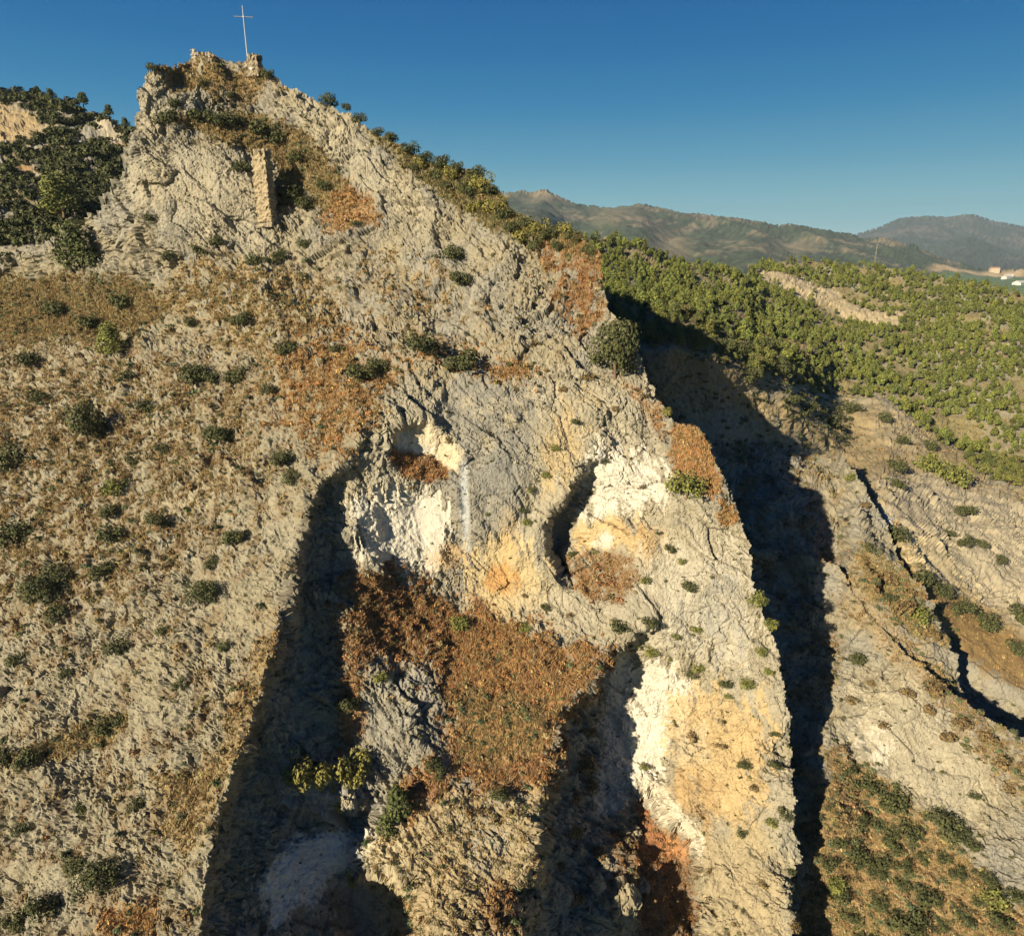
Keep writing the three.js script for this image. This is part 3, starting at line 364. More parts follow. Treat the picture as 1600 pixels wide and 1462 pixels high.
// ---------------------------------------------------------------- wooded hillside behind the gully
const hillLayers = [
  { p: [[900, 330], [1190, 390], [1930, 440], [1930, 800], [1600, 770], [1500, 740], [1430, 680], [1380, 630], [1250, 610], [1100, 560], [960, 540]], s: 10, n: 10, a: .9, x: 1, veg: .7, kind: 2 },
  { p: [[900, 330], [1190, 390], [1930, 440], [1930, 800], [1600, 770], [1500, 740], [1430, 680], [1380, 630], [1250, 610], [1100, 560], [960, 540]], c: [.15, .125, .052], s: 10, n: 10, a: .9, f: [26, .2], x: 0, veg: .8, kind: 2 },
  { p: [[1060, 520], [1190, 500], [1300, 540], [1280, 600], [1150, 600], [1050, 560]], c: [.168, .121, .056], s: 18, n: 22, a: .7, x: .35, veg: .8, kind: 2 },
  { p: [[1185, 422], [1240, 425], [1300, 455], [1360, 480], [1410, 490], [1400, 512], [1330, 500], [1270, 468], [1190, 440]], c: [.348, .281, .168], s: 6, n: 8, a: .85, x: 0, veg: 0 },
  { p: [[1430, 500], [1520, 520], [1620, 560], [1620, 580], [1540, 560], [1430, 530]], c: [.253, .186, .101], s: 14, n: 20, a: .65, x: .55, f: [9, -.05] },
  { p: [[1090, 600], [1380, 640], [1480, 690], [1560, 760], [1930, 820], [1930, 1200], [1300, 900], [1280, 700]], c: [.207, .158, .081], s: 14, n: 18, a: .9, veg: .6, kind: 2, x: 0 },
  { p: [[1360, 745], [1450, 730], [1600, 790], [1930, 860], [1930, 1010], [1600, 990], [1520, 930], [1430, 870], [1390, 800]], c: [.247, .216, .158], s: 14, n: 18, a: .85, veg: .1, kind: 2, rough: 1 },
  { p: [[1395, 800], [1440, 830], [1530, 930], [1500, 930], [1420, 880]], c: [.370, .303, .179], s: 6, run: 14, n: 10, a: .8, veg: 0, rough: .6 },
  { p: [[1370, 785], [1400, 805], [1398, 835], [1372, 800]], c: WHITE, s: 6, n: 5, a: .8 },
  { p: [[1420, 885], [1500, 935], [1600, 1000], [1930, 1080], [1930, 1150], [1600, 1080], [1510, 1030], [1440, 930]], c: [.151, .095, .034], s: 8, n: 12, a: .92, veg: 1, kind: 2, rough: .3 },
  { p: [[1380, 640], [1460, 690], [1440, 720], [1360, 690]], c: [.236, .202, .140], s: 12, n: 14, a: .5, rough: .8 },
];
const hillside = terrain({
  name: 'hillside', u0: 860, u1: 1900, v0: 340, v1: 1240, step: 3, blur: 9, edge: 3, flank: [4, 15, 50, 120], fall: .7,
  paint: painter(hillLayers, (u, v, x, y, z, o) => { rock(u, v, x, y, z, o); o.rough = .5; o.flute = .2; }), relief: (x, y, z, u, v, o, n) => rockRelief(x, y, z, u, v, o, n) * .9 + 1.6 * n3(x / 34, 0, z / 34) * sm(130, 220, -z),
  pts: [[840, 320, 300], [900, 348, 300], [1000, 385, 305], [1050, 402, 312], [1110, 418, 322], [1165, 428, 335], [1190, 406, 420], [1260, 405, 415], [1350, 413, 400], [1500, 436, 365], [1620, 455, 340], [1930, 470, 320], [1930, 380, 420], [1200, 330, 520], [840, 420, 250], [920, 430, 245], [1000, 460, 238], [1100, 470, 262], [1200, 450, 330], [1300, 470, 340], [1400, 490, 325], [1200, 500, 285], [1300, 520, 295], [1450, 520, 300], [1600, 520, 285], [1930, 540, 260], [840, 560, 190], [1000, 540, 150], [1050, 535, 147], [1100, 550, 151], [1150, 577, 158], [1150, 530, 205], [1250, 560, 215], [1300, 585, 240], [1450, 600, 240], [1600, 620, 222], [1930, 640, 205], [1000, 650, 158], [1120, 640, 160], [1210, 612, 169], [1270, 656, 181], [1400, 660, 205], [1500, 690, 200], [1600, 720, 186], [1930, 740, 170], [1100, 800, 150], [1250, 740, 170], [1330, 702, 190], [1345, 735, 172], [1362, 758, 148.5], [1385, 796, 138.5], [1450, 765, 158], [1600, 805, 153], [1930, 840, 140], [1405, 828, 132.4], [1424, 880, 122.6], [1300, 900, 140], [1480, 850, 138], [1530, 935, 128], [1600, 900, 134], [1600, 985, 120], [1930, 950, 124], [1450, 920, 119.2], [1500, 985, 118], [1510, 1025, 113], [1600, 1040, 113.5], [1600, 1085, 108], [1930, 1100, 107], [1930, 1170, 101], [1400, 1100, 114], [1500, 1130, 109], [1300, 1260, 108], [1600, 1260, 100], [1930, 1260, 97], [840, 1260, 125], [840, 800, 170]],
  area: [[850, 520], [880, 420], [915, 372], [950, 372], [1050, 404], [1165, 430], [1192, 408], [1260, 407], [1350, 415], [1500, 438], [1620, 457], [1915, 472], [1915, 1230], [850, 1230]],
});
// wooded hill to the left of the summit
const hillLeft = terrain({
  name: 'hill', u0: -230, u1: 330, v0: 60, v1: 480, step: 3, blur: 8, edge: 3, flank: [4, 15, 50, 120], fall: .6,
  paint: painter([
    { p: [[-240, 50], [340, 50], [340, 480], [-240, 480]], c: [.090, .070, .034], a: .8, s: 5, n: 0, x: 1, veg: .8, kind: 4, f: [14, -.2], rough: .5 },
    { p: [[-240, 150], [20, 160], [80, 205], [70, 220], [-240, 225]], c: [.225, .168, .090], s: 8, n: 10, a: .9, x: .15, veg: .6, kind: 2 },
    { p: [[138, 184], [170, 195], [192, 208], [180, 216], [150, 202]], c: [.326, .281, .202], s: 5, n: 6, a: .9, x: 0, rough: 1 },
    { e: [185, 228, 22, 7], c: [.236, .135, .051], s: 5, n: 6, x: 0 }, { e: [20, 264, 40, 7], c: [.202, .123, .051], s: 4, n: 6, x: 0 },
    { p: [[0, 380], [110, 340], [150, 345], [80, 420], [0, 440]], c: GREY, s: 8, n: 14, a: .7, x: .3, f: [4, -.1] },
  ], rock), relief: (x, y, z, u, v, o, n) => rockRelief(x, y, z, u, v, o, n) + 1.5 * n3(x / 25, 0, z / 25),
  pts: [[-240, 85, 380], [-120, 108, 360], [0, 132, 335], [60, 147, 322], [120, 167, 306], [170, 183, 296], [215, 204, 288], [270, 232, 280], [340, 260, 270], [340, 100, 330], [100, 40, 400], [-240, 40, 400], [-240, 250, 280], [0, 250, 262], [100, 270, 245], [200, 290, 238], [340, 340, 225], [-240, 400, 215], [0, 390, 195], [100, 385, 186], [200, 385, 190], [340, 420, 190], [-240, 500, 190], [0, 490, 180], [340, 490, 178]],
  area: [[-235, 88], [-120, 110], [0, 134], [60, 149], [120, 169], [170, 185], [215, 206], [270, 234], [335, 262], [335, 476], [-235, 476]],
});

// ---------------------------------------------------------------- valley and far hills
{
  const g = new THREE.CircleGeometry(9000, 96); g.rotateX(-Math.PI / 2);
  const m = new THREE.Mesh(g, new THREE.MeshStandardMaterial({ color: new THREE.Color().setRGB(.09, .10, .045), roughness: 1 })); m.name = 'valley_floor'; m.position.set(0, 0, -3500); m.userData.kind = 'structure'; m.receiveShadow = true; scene.add(m);
}
const farPaint = (green, bare, sc) => (u, v, x, y, z, o) => { const a = fbm(x / sc, y / sc * 2, z / sc, 5), b = fbm(x / sc * 5, y / sc * 5, z / sc * 5, 3, n3b), t = sm(.02, .45, a + .7 * b), d = .35 + 1.0 * sm(-.45, .45, fbm(x / 34, y / 34, z / 34, 3, n3b)); o.r = mix(green[0], bare[0], t); o.g = mix(green[1], bare[1], t); o.b = mix(green[2], bare[2], t); o.r *= d; o.g *= d; o.b *= d; o.veg = o.kind = o.x = 0; o.rough = 1; };
const farHills = terrain({
  name: 'far_hills', u0: 640, u1: 1930, v0: 280, v1: 470, step: 1.8, blur: 4, edge: 0, flank: [100, 400], fall: .5,
  paint: (u, v, x, y, z, o) => { farPaint([.030, .045, .025], [.118, .100, .066], 420)(u, v, x, y, z, o); const w = sm(40, 5, Math.hypot((u - 1050) / 1.2, v - 385)) * .6 + sm(24, 4, Math.hypot((u - 1245) / 2.2, (v - 384) * 1.5)) * .8 + sm(26, 4, Math.hypot((u - 860) / 2.4, (v - 308) * 2)) * .7 + sm(40, 6, Math.hypot((u - 960) / 2, (v - 335) * 1.4)) * .4; const k = clamp(w * (.7 + .9 * fbm(x / 120, y / 60, z / 120, 3))); o.r = mix(o.r, .22, k); o.g = mix(o.g, .17, k); o.b = mix(o.b, .11, k); const f = sm(8, 3, Math.abs(v - 423)) * sm(90, 60, Math.abs(u - 1530)); o.r = mix(o.r, .3, f); o.g = mix(o.g, .22, f); o.b = mix(o.b, .13, f); const g = sm(430, 434, v) * sm(1440, 1480, u); o.r = mix(o.r, .06, g); o.g = mix(o.g, .10, g); o.b = mix(o.b, .045, g); },
  relief: (x, y, z) => 34 * (1 - Math.abs(n3(x / 560, 0, z / 1300))) - 22 + 9 * n3(x / 150, 0, z / 420) + 3 * n3(x / 50, 0, z / 120),
  pts: [[620, 275, 3400], [790, 299, 3300], [850, 302, 3300], [900, 314, 3200], [950, 318, 3200], [1000, 318, 3200], [1060, 328, 3150], [1100, 335, 3100], [1200, 349, 3000], [1280, 358, 2950], [1330, 361, 2900], [1380, 370, 2850], [1420, 384, 2800], [1480, 402, 2750], [1540, 412, 2700], [1640, 420, 2600], [1960, 425, 2600], [1960, 250, 4200], [1200, 250, 4200], [620, 450, 1300], [800, 440, 1350], [1000, 432, 1400], [1100, 436, 1500], [1200, 432, 1600], [1350, 432, 1900], [1450, 434, 2200], [1560, 432, 2400], [1960, 436, 2400], [900, 370, 2500], [1050, 375, 2300], [1100, 395, 2000], [1250, 385, 2450], [1350, 395, 2400], [620, 490, 1000], [1960, 490, 1500], [1200, 490, 1200]],
  area: [[630, 278], [790, 300], [850, 303], [900, 314], [950, 319], [1000, 319], [1060, 329], [1100, 336], [1200, 350], [1280, 359], [1330, 362], [1380, 371], [1420, 385], [1480, 403], [1540, 413], [1640, 421], [1940, 426], [1940, 480], [630, 480]],
});
const farMountain = terrain({
  name: 'far_mountain', u0: 1240, u1: 1950, v0: 320, v1: 450, step: 2, blur: 3, edge: 0, flank: [200, 800], fall: .5,
  paint: farPaint([.030, .038, .034], [.08, .07, .062], 800), relief: (x, y, z) => 60 * (1 - Math.abs(n3(x / 1100, 0, z / 2600))) - 40 + 14 * n3(x / 400, 0, z / 1200),
  pts: [[1220, 372, 6200], [1330, 359, 6200], [1390, 347, 6200], [1450, 339, 6200], [1480, 341, 6100], [1520, 338, 6200], [1560, 348, 6100], [1600, 356, 6100], [1700, 372, 6000], [1980, 380, 6000], [1500, 290, 7000], [1220, 300, 7000], [1980, 300, 7000], [1220, 440, 3600], [1400, 436, 3400], [1600, 436, 3300], [1980, 438, 3300], [1450, 395, 4700], [1600, 395, 4600], [1500, 460, 2800], [1220, 460, 2800], [1980, 460, 2800]],
  area: [[1230, 373], [1330, 360], [1390, 348], [1450, 340], [1480, 342], [1520, 339], [1560, 349], [1600, 357], [1700, 373], [1960, 381], [1960, 455], [1230, 455]],
});
scene.fog = new THREE.FogExp2(new THREE.Color().setRGB(.46, .64, .80), 0.00004);
// ---------------------------------------------------------------- plants
const RND = rng(77);
const foliageMat = new THREE.MeshStandardMaterial({ vertexColors: true, roughness: .9, side: THREE.DoubleSide });
const barkMat = new THREE.MeshStandardMaterial({ color: new THREE.Color().setRGB(.11, .075, .05), roughness: 1 });
// leaf sprays spread through overlapping lobes [x, y, z, r]
function foliage(seed, lobes, count, size, cA, cB, up = .35, flat = .8) {
  const R = rng(seed), P = [], C = [], w = lobes.map(l => l[3] ** 2), W = w.reduce((a, b) => a + b), d = new THREE.Vector3(), t = new THREE.Vector3(), b = new THREE.Vector3(), n = new THREE.Vector3();
  for (let k = 0; k < count; k++) {
    let s = R() * W, i = 0; while ((s -= w[i]) > 0 && i < lobes.length - 1) i++;
    const [x, y, z, r] = lobes[i]; d.set(R() * 2 - 1, R() * 2 - 1, R() * 2 - 1).normalize(); const q = r * (.55 + .5 * Math.sqrt(R()));
    const px = x + d.x * q, py = Math.max(.02, y + d.y * q * flat), pz = z + d.z * q;
    n.set(d.x + (R() - .5) * 1.3, d.y + up + (R() - .5) * 1.3, d.z + (R() - .5) * 1.3).normalize(); t.set(R() - .5, R() - .2, R() - .5).cross(n).normalize(); b.crossVectors(n, t);
    const L = size * (.6 + .8 * R()), H = L * (.45 + .4 * R()), f = R(), g = .75 + .5 * R();
    const pt = (a, c, e) => { P.push(px + t.x * a + b.x * c + n.x * e, py + t.y * a + b.y * c + n.y * e, pz + t.z * a + b.z * c + n.z * e); C.push(mix(cA[0], cB[0], f) * g, mix(cA[1], cB[1], f) * g, mix(cA[2], cB[2], f) * g); };
    pt(-L, 0, 0); pt(0, -H, .25 * H); pt(L, 0, 0); pt(-L, 0, 0); pt(L, 0, 0); pt(0, H, .2 * H);
  }
  const geo = new THREE.BufferGeometry(); geo.setAttribute('position', new THREE.Float32BufferAttribute(P, 3)); geo.setAttribute('color', new THREE.Float32BufferAttribute(C, 3)); geo.computeVertexNormals(); return geo;
}
function stem(seed, h, r, limbs) {
  const R = rng(seed), G = []; const seg = (a, b, r0, r1) => { const v = b.clone().sub(a), g = new THREE.CylinderGeometry(r1, r0, v.length(), 6, 1); g.translate(0, v.length() / 2, 0); g.applyQuaternion(new THREE.Quaternion().setFromUnitVectors(new THREE.Vector3(0, 1, 0), v.normalize())); g.translate(a.x, a.y, a.z); G.push(g); };
  let a = new THREE.Vector3(0, -.4 * h * .3, 0); const top = new THREE.Vector3((R() - .5) * .2 * h, h, (R() - .5) * .2 * h), mid = new THREE.Vector3((R() - .5) * .15 * h, h * .5, (R() - .5) * .15 * h);
  seg(a, mid, r, r * .75); seg(mid, top, r * .75, r * .3);
  for (let i = 0; i < limbs; i++) { const t = .35 + .6 * i / limbs, an = i * 2.4 + R(), s = mid.clone().lerp(top, clamp(t * 2 - 1)).multiplyScalar(t < .5 ? t * 2 : 1); seg(s, s.clone().add(new THREE.Vector3(Math.cos(an) * h * .3, h * (.1 + .12 * R()), Math.sin(an) * h * .3)), r * .4, r * .12); }
  return mergeGeometries(G);
}
function lobes(seed, n, f) { const R = rng(seed); return Array.from({ length: n }, (_, i) => f(R, i, n)); }
const bushLobes = s => lobes(s, 9, (R, i) => { const a = i * 2.4 + R(), q = i ? .35 + .35 * R() : 0; return [Math.cos(a) * q, .42 + .55 * R() * (1 - q * .5), Math.sin(a) * q, .32 + .2 * R()]; });
const pineLobes = s => lobes(s, 14, (R, i, n) => { const t = i / n, a = i * 2.4 + R() * .8, q = (.62 - .5 * t) * (.5 + .6 * R()); return [Math.cos(a) * q, .75 + t * 1.35 + .15 * R(), Math.sin(a) * q, .36 - .1 * t + .12 * R()]; });
const umbrella = s => lobes(s, 12, (R, i, n) => { const a = i * 2.4 + R(), q = i < 2 ? .1 : .35 + .4 * R(); return [Math.cos(a) * q, 1.15 + .5 * (1 - q) + .35 * R(), Math.sin(a) * q, .26 + .16 * R()]; });
const DARK = [[.030, .037, .011], [.070, .074, .021]], PINE = [[.076, .090, .018], [.165, .164, .036]], YELLOW = [[.12, .115, .024], [.21, .18, .042]], BROWN = [[.10, .07, .03], [.17, .115, .045]];
const mk = (pal, kind, n, size, seeds) => seeds.map(s => ({ crown: foliage(s, kind(s), n, size, pal[0], pal[1]), stem: kind !== bushLobes ? stem(s, 1.7, .07, 6) : stem(s, .8, .06, 5) }));
const KIND = { dark: mk(DARK, bushLobes, 800, .075, [1, 2, 3]), green: mk(PINE, bushLobes, 700, .08, [4, 5]), yellow: mk(YELLOW, bushLobes, 700, .08, [6, 7]), brown: mk(BROWN, bushLobes, 300, .12, [8, 9]), pine: [...mk(PINE, pineLobes, 760, .09, [10, 11]), ...mk([[.05, .064, .016], [.10, .11, .028]], pineLobes, 720, .09, [12, 21]), ...mk([[.085, .09, .018], [.17, .16, .036]], pineLobes, 720, .09, [13]), ...mk([[.07, .07, .022], [.13, .115, .035]], umbrella, 700, .09, [22, 23]), ...mk(PINE, umbrella, 700, .09, [24])], bigpine: mk(PINE, pineLobes, 2400, .055, [31]), bigfir: mk([[.035, .048, .012], [.085, .095, .022]], pineLobes, 2400, .055, [32]), bigdark: mk(DARK, bushLobes, 2600, .042, [33, 34]), fir: mk([[.035, .048, .012], [.085, .095, .022]], pineLobes, 900, .10, [14, 15]) };
const taken = {}; const numbered = n => { const k = taken[n] = (taken[n] ?? -1) + 1; return k ? `${n}_${String(k).padStart(3, '0')}` : n; };
let serial = 0;
function plant(kind, p, radius, label, category, group, small, tall = 1.3) {
  const K = KIND[kind], g = K[serial++ % K.length], tree = /pine|fir/.test(kind), add = (geo, m, n, to) => { const o = new THREE.Mesh(geo, m); o.name = n; o.castShadow = o.receiveShadow = true; to?.add(o); return o; };
  const base = tree ? 'pine_tree' : 'shrub'; let o;
  if (small) { o = add(g.crown, foliageMat, numbered(base)); }
  else { o = new THREE.Group(); o.name = numbered(base); add(g.stem, barkMat, tree ? 'trunk' : 'stem', o); add(g.crown, foliageMat, tree ? 'crown' : 'foliage', o); }
  o.position.copy(p); o.rotation.y = RND() * 6.3; const q = radius * (.92 + .16 * RND()), odd = small ? .55 : .15; o.scale.set(q * (1 + odd * (RND() - .5)), q * tall * (1 + (odd + .1) * (RND() - .6)), q * (1 + odd * (RND() - .5))); o.userData = { label, category }; if (group) o.userData.group = group; scene.add(o); return o;
}
const tmp = new THREE.Vector3();
// a plant sighted at bearing u, drop v, with the width w that it spans there
function sight(T, kind, u, v, w, label, category, group, small, tall) {
  const foot = T.at(u, v + w * .28, new THREE.Vector3()), k = -foot.z / lev(v), r = w / 2 / FOCAL * k; foot.y -= r * .12; return plant(kind, foot, r, label, category ?? 'shrub', group, small, tall);
}
// single plants that the eye can pick out
for (const [T, kind, u, v, w, label, cat, tall] of [
  [mountain, 'bigfir', 128, 408, 92, 'broad dark green pine beside the rocks at the left foot of the summit cliff', 'tree', .95],
  [hillLeft, 'bigpine', 98, 322, 84, 'sunlit bushy pine standing on the wooded hill left of the summit', 'tree', .9],
  [mountain, 'bigpine', 177, 548, 60, 'lone pale green pine casting a shadow on the slope below the grassy belt', 'tree', .9],
  [mountain, 'bigdark', 142, 672, 74, 'tall dark shrub clump in the middle of the left slope', 'shrub', 1.8],
  [mountain, 'dark', 345, 678, 60, 'dark shrub on the edge of the pale rock band left of the recess'],
  [mountain, 'bigdark', 320, 928, 66, 'large round dark shrub standing alone low on the left slope'],
  [mountain, 'bigdark', 80, 915, 84, 'widest dark shrub clump near the left edge of the slope'],
  [mountain, 'bigdark', 160, 1372, 78, 'olive green shrub clump at the bottom left of the slope'],
  [mountain, 'dark', 165, 1135, 52, 'dark shrub at the upper end of the diagonal grassy ledge'],
  [mountain, 'green', 180, 762, 42, 'yellowish shrub above a darker one in the middle of the left slope'],
  [mountain, 'dark', 262, 186, 40, 'dark shrub tucked against the right side of the summit rock nose'],
  [mountain, 'dark', 416, 206, 58, 'dark shrub on the grassy bench right above the ruined tower'],
  [mountain, 'dark', 401, 92, 20, 'small shrub growing on top of the ruined pier beside the cross'],
  [mountain, 'dark', 705, 392, 36, 'dark shrub on the ridge face, the higher of two'],
  [mountain, 'dark', 720, 440, 38, 'dark shrub on the ridge face, the lower of two'],
  [mountain, 'dark', 658, 543, 64, 'wide dark shrub on the slope above the small niche'],
  [mountain, 'dark', 725, 565, 58, 'dense dark shrub above the stained wall'],
  [mountain, 'bigdark', 962, 566, 90, 'large dark round tree on the arete under the brown grass nose', 'tree', 1.9],
  [mountain, 'green', 1072, 757, 62, 'bright olive shrub below the orange grass nose of the arete'],
  [mountain, 'yellow', 1042, 640, 24, 'small yellow shrub at the dark edge of the arete'],
  [mountain, 'dark', 562, 582, 56, 'dark shrub at the right edge of the orange grass patch'],
  [mountain, 'dark', 450, 545, 44, 'round dark shrub at the top of the orange grass patch'],
  [mountain, 'dark', 525, 544, 22, 'small round shrub inside the orange grass patch'],
  [mountain, 'green', 718, 972, 34, 'small shrub at the foot of the stained wall, above the rusty talus'],
  [mountain, 'green', 822, 980, 28, 'small shrub under the ochre blotch of the wall'],
  [mountain, 'dark', 680, 1197, 36, 'round shrub on the left edge of the rusty talus'],
  [mountain, 'fir', 624, 1262, 60, 'dark conical tree at the left foot of the talus, the taller of two', 'tree', 1],
  [mountain, 'fir', 598, 1296, 46, 'dark conical tree at the left foot of the talus, the smaller of two', 'tree', 1],
  [mountain, 'yellow', 466, 1212, 52, 'yellow-green tree in the shaded recess, leftmost of the cluster', 'tree', 2.1],
  [mountain, 'yellow', 498, 1216, 48, 'yellow-green tree in the shaded recess beside the leftmost one', 'tree', 2.1],
  [mountain, 'yellow', 552, 1210, 56, 'olive tree in the shaded recess, rightmost of the cluster', 'tree', 2.1],
  [mountain, 'yellow', 530, 1254, 42, 'small bright tree in the recess, lowest of the cluster', 'tree', 2.1],
  [mountain, 'yellow', 556, 1376, 42, 'yellowish shrub above the cave mouth at the bottom'],
  [mountain, 'dark', 780, 1242, 30, 'small dark shrub at the lower end of the rusty talus'],
  [slabFront, 'dark', 1418, 1440, 62, 'round shrub with a dark shadow at the bottom edge of the right-hand brush'],
  [slabFront, 'dark', 1385, 1240, 58, 'large dark shrub at the upper edge of the right-hand brush'],
  [hillside, 'green', 1492, 738, 54, 'round green shrub on the bare ground below the wood, rightmost of three'],
  [hillside, 'green', 1450, 726, 40, 'round green shrub on the bare ground below the wood, middle of three'],
  [hillside, 'dark', 1402, 722, 34, 'low dark shrub on the bare ground below the wood, leftmost of three'],
]) sight(T, kind, u, v, w, label, cat, undefined, false, tall);
const sets = [
  [mountain, 'dark', 'dark green shrub scattered on the stony slope left of the recess', 'shrubs scattered on the stony left slope', [[95, 958, 40], [165, 892, 48], [300, 582, 56], [330, 590, 34], [370, 582, 42], [588, 572, 38], [440, 714, 36], [452, 744, 32], [365, 835, 46], [250, 816, 38], [170, 798, 32], [178, 838, 50], [30, 832, 62], [20, 716, 56], [120, 1352, 38], [215, 1258, 28], [50, 1187, 42], [260, 986, 26], [190, 1012, 42], [275, 1066, 30], [8, 1184, 42], [195, 472, 48], [85, 484, 40], [298, 502, 30], [140, 505, 34], [378, 498, 36], [40, 560, 36], [60, 620, 30], [230, 640, 30], [250, 700, 26], [120, 1260, 26], [70, 1420, 50], [20, 1440, 40], [35, 1290, 30], [110, 1050, 30], [30, 1030, 36], [350, 1010, 24], [330, 880, 24], [210, 720, 24], [420, 610, 28], [205, 590, 30]]],
  [mountain, 'dark', 'dark shrub on the ledges and bench of the summit cliff', 'shrubs on the summit cliff', [[312, 182, 46], [340, 188, 40], [362, 192, 34], [440, 218, 36], [378, 262, 32], [470, 250, 34], [455, 300, 40], [395, 402, 34], [345, 380, 30], [312, 388, 32], [475, 380, 26], [438, 402, 24], [275, 165, 24], [320, 130, 22], [240, 112, 18], [480, 320, 36], [505, 290, 30], [420, 408, 22], [240, 345, 24], [270, 400, 26], [560, 355, 18], [360, 150, 16], [420, 118, 26]]],
  [mountain, 'dark', 'bushy shrub along the crest of the ridge descending right from the summit', 'shrubs along the ridge crest', [[515, 158, 31], [540, 168, 23], [562, 184, 27], [590, 204, 22], [612, 216, 28], [640, 232, 33], [665, 246, 27], [690, 256, 31], [715, 266, 27], [745, 274, 33], [768, 300, 34], [680, 276, 28], [730, 302, 31], [790, 332, 34], [822, 346, 33], [858, 362, 33], [896, 372, 31], [700, 290, 23], [836, 378, 31], [800, 356, 28], [870, 384, 23], [920, 392, 23], [650, 262, 20]]],
  [mountain, 'yellow', 'olive yellow shrub on the ridge crest between darker shrubs', 'olive shrubs on the ridge crest', [[755, 290, 40], [705, 278, 32], [776, 322, 40], [812, 368, 34], [842, 352, 36], [738, 322, 30], [660, 258, 26], [884, 360, 34]]],
  [mountain, 'green', 'small green tuft clinging to the pale walls of the cliff', 'tufts on the pale cliff walls', [[830, 764, 18], [815, 796, 18], [824, 816, 20], [852, 742, 14], [762, 802, 12], [1046, 856, 22], [1066, 876, 22], [1076, 916, 28], [1010, 906, 20], [966, 978, 40], [988, 1004, 42], [1006, 962, 28], [1020, 1016, 26], [1056, 986, 20], [1086, 986, 18], [1074, 1050, 28], [1091, 1044, 26], [1048, 1030, 20], [1133, 1066, 22], [1138, 1086, 14], [1168, 1068, 26], [1190, 1016, 22], [1202, 1050, 16], [1080, 1150, 22], [1125, 1160, 24], [1162, 1196, 20], [1210, 1196, 20], [1206, 1282, 20], [1226, 1270, 24], [1212, 1146, 20], [1236, 1356, 24], [1005, 1196, 16], [1056, 1128, 14], [1184, 936, 34], [1204, 976, 28], [868, 700, 16], [900, 660, 16], [945, 720, 14], [1000, 760, 14], [640, 760, 20], [700, 690, 16], [880, 610, 18], [920, 585, 24], [1030, 830, 14], [896, 865, 14], [850, 950, 14], [890, 960, 16], [820, 930, 12], [960, 640, 16], [1160, 1300, 18], [1110, 1360, 16], [1190, 1380, 18], [1150, 1440, 18], [545, 1102, 36], [595, 1056, 26], [1240, 1450, 20], [1180, 1230, 16]]],
  [mountain, 'brown', 'small brownish shrub in the shaded slot beside the fin', 'shrubs in the shaded slot', [[918, 1196, 40], [902, 1246, 30], [925, 1230, 26], [895, 1300, 30], [935, 1330, 28], [900, 1400, 34], [880, 1350, 24], [915, 1140, 30]]],
  [slabFront, 'dark', 'dark shrub in the brown brush at the lower right', 'shrubs in the brush at the lower right', [[1350, 1222, 44], [1308, 1312, 42], [1326, 1322, 42], [1346, 1342, 42], [1370, 1286, 32], [1422, 1296, 40], [1396, 1322, 36], [1376, 1338, 34], [1446, 1402, 46], [1495, 1362, 28], [1540, 1372, 30], [1460, 1272, 46], [1480, 1290, 50], [1300, 1386, 44], [1322, 1202, 28], [1500, 1428, 32], [1370, 1402, 34], [1330, 1430, 36], [1410, 1350, 30], [1520, 1320, 32], [1475, 1340, 26], [1560, 1440, 36], [1590, 1400, 34], [1290, 1340, 36], [1340, 1280, 30], [1390, 1260, 34], [1500, 1300, 30], [1440, 1340, 24], [1405, 1380, 28], [1355, 1460, 40], [1470, 1440, 28], [1530, 1410, 28]]],
  [slabFront, 'green', 'bright green shrub in the brown brush at the lower right', 'bright shrubs in the brush at the lower right', [[1550, 1398, 46], [1300, 1372, 40], [1320, 1345, 30], [1395, 1305, 28], [1370, 1360, 30]]],
  [slabFront, 'green', 'small olive shrub on the pale slab across the gully', 'shrubs on the pale slab', [[1340, 1030, 24], [1330, 1090, 22], [1380, 1130, 20], [1420, 1080, 22], [1460, 1070, 40], [1500, 1130, 30], [1540, 1150, 34], [1560, 1190, 34], [1580, 1230, 28], [1600, 1200, 30], [1450, 1110, 20], [1480, 1150, 26], [1520, 1240, 22], [1360, 1060, 16]]],
  [slabBack, 'green', 'olive shrub between the cracks of the split slab', 'shrubs between the slab cracks', [[1362, 858, 30], [1385, 905, 34], [1410, 950, 36], [1438, 958, 36], [1390, 935, 26], [1332, 748, 18], [1350, 790, 16], [1420, 925, 26], [1460, 990, 26]]],
  [hillside, 'dark', 'shrub dotted over the bare ground between the wood and the slabs', 'shrubs on the bare ground below the wood', [[1510, 796, 32], [1592, 962, 46], [1590, 1010, 40], [1505, 850, 24], [1530, 850, 22], [1480, 830, 22], [1560, 875, 22], [1450, 700, 22], [1330, 640, 30], [1300, 660, 26], [1380, 660, 24], [1410, 690, 20], [1260, 640, 28], [1235, 625, 34], [1400, 835, 34], [1400, 760, 26], [1440, 905, 40], [1470, 920, 36], [1500, 950, 40], [1540, 970, 36], [1180, 585, 40], [1215, 578, 36], [1090, 520, 40], [1130, 540, 36], [1160, 545, 40], [1200, 545, 36]]],
];
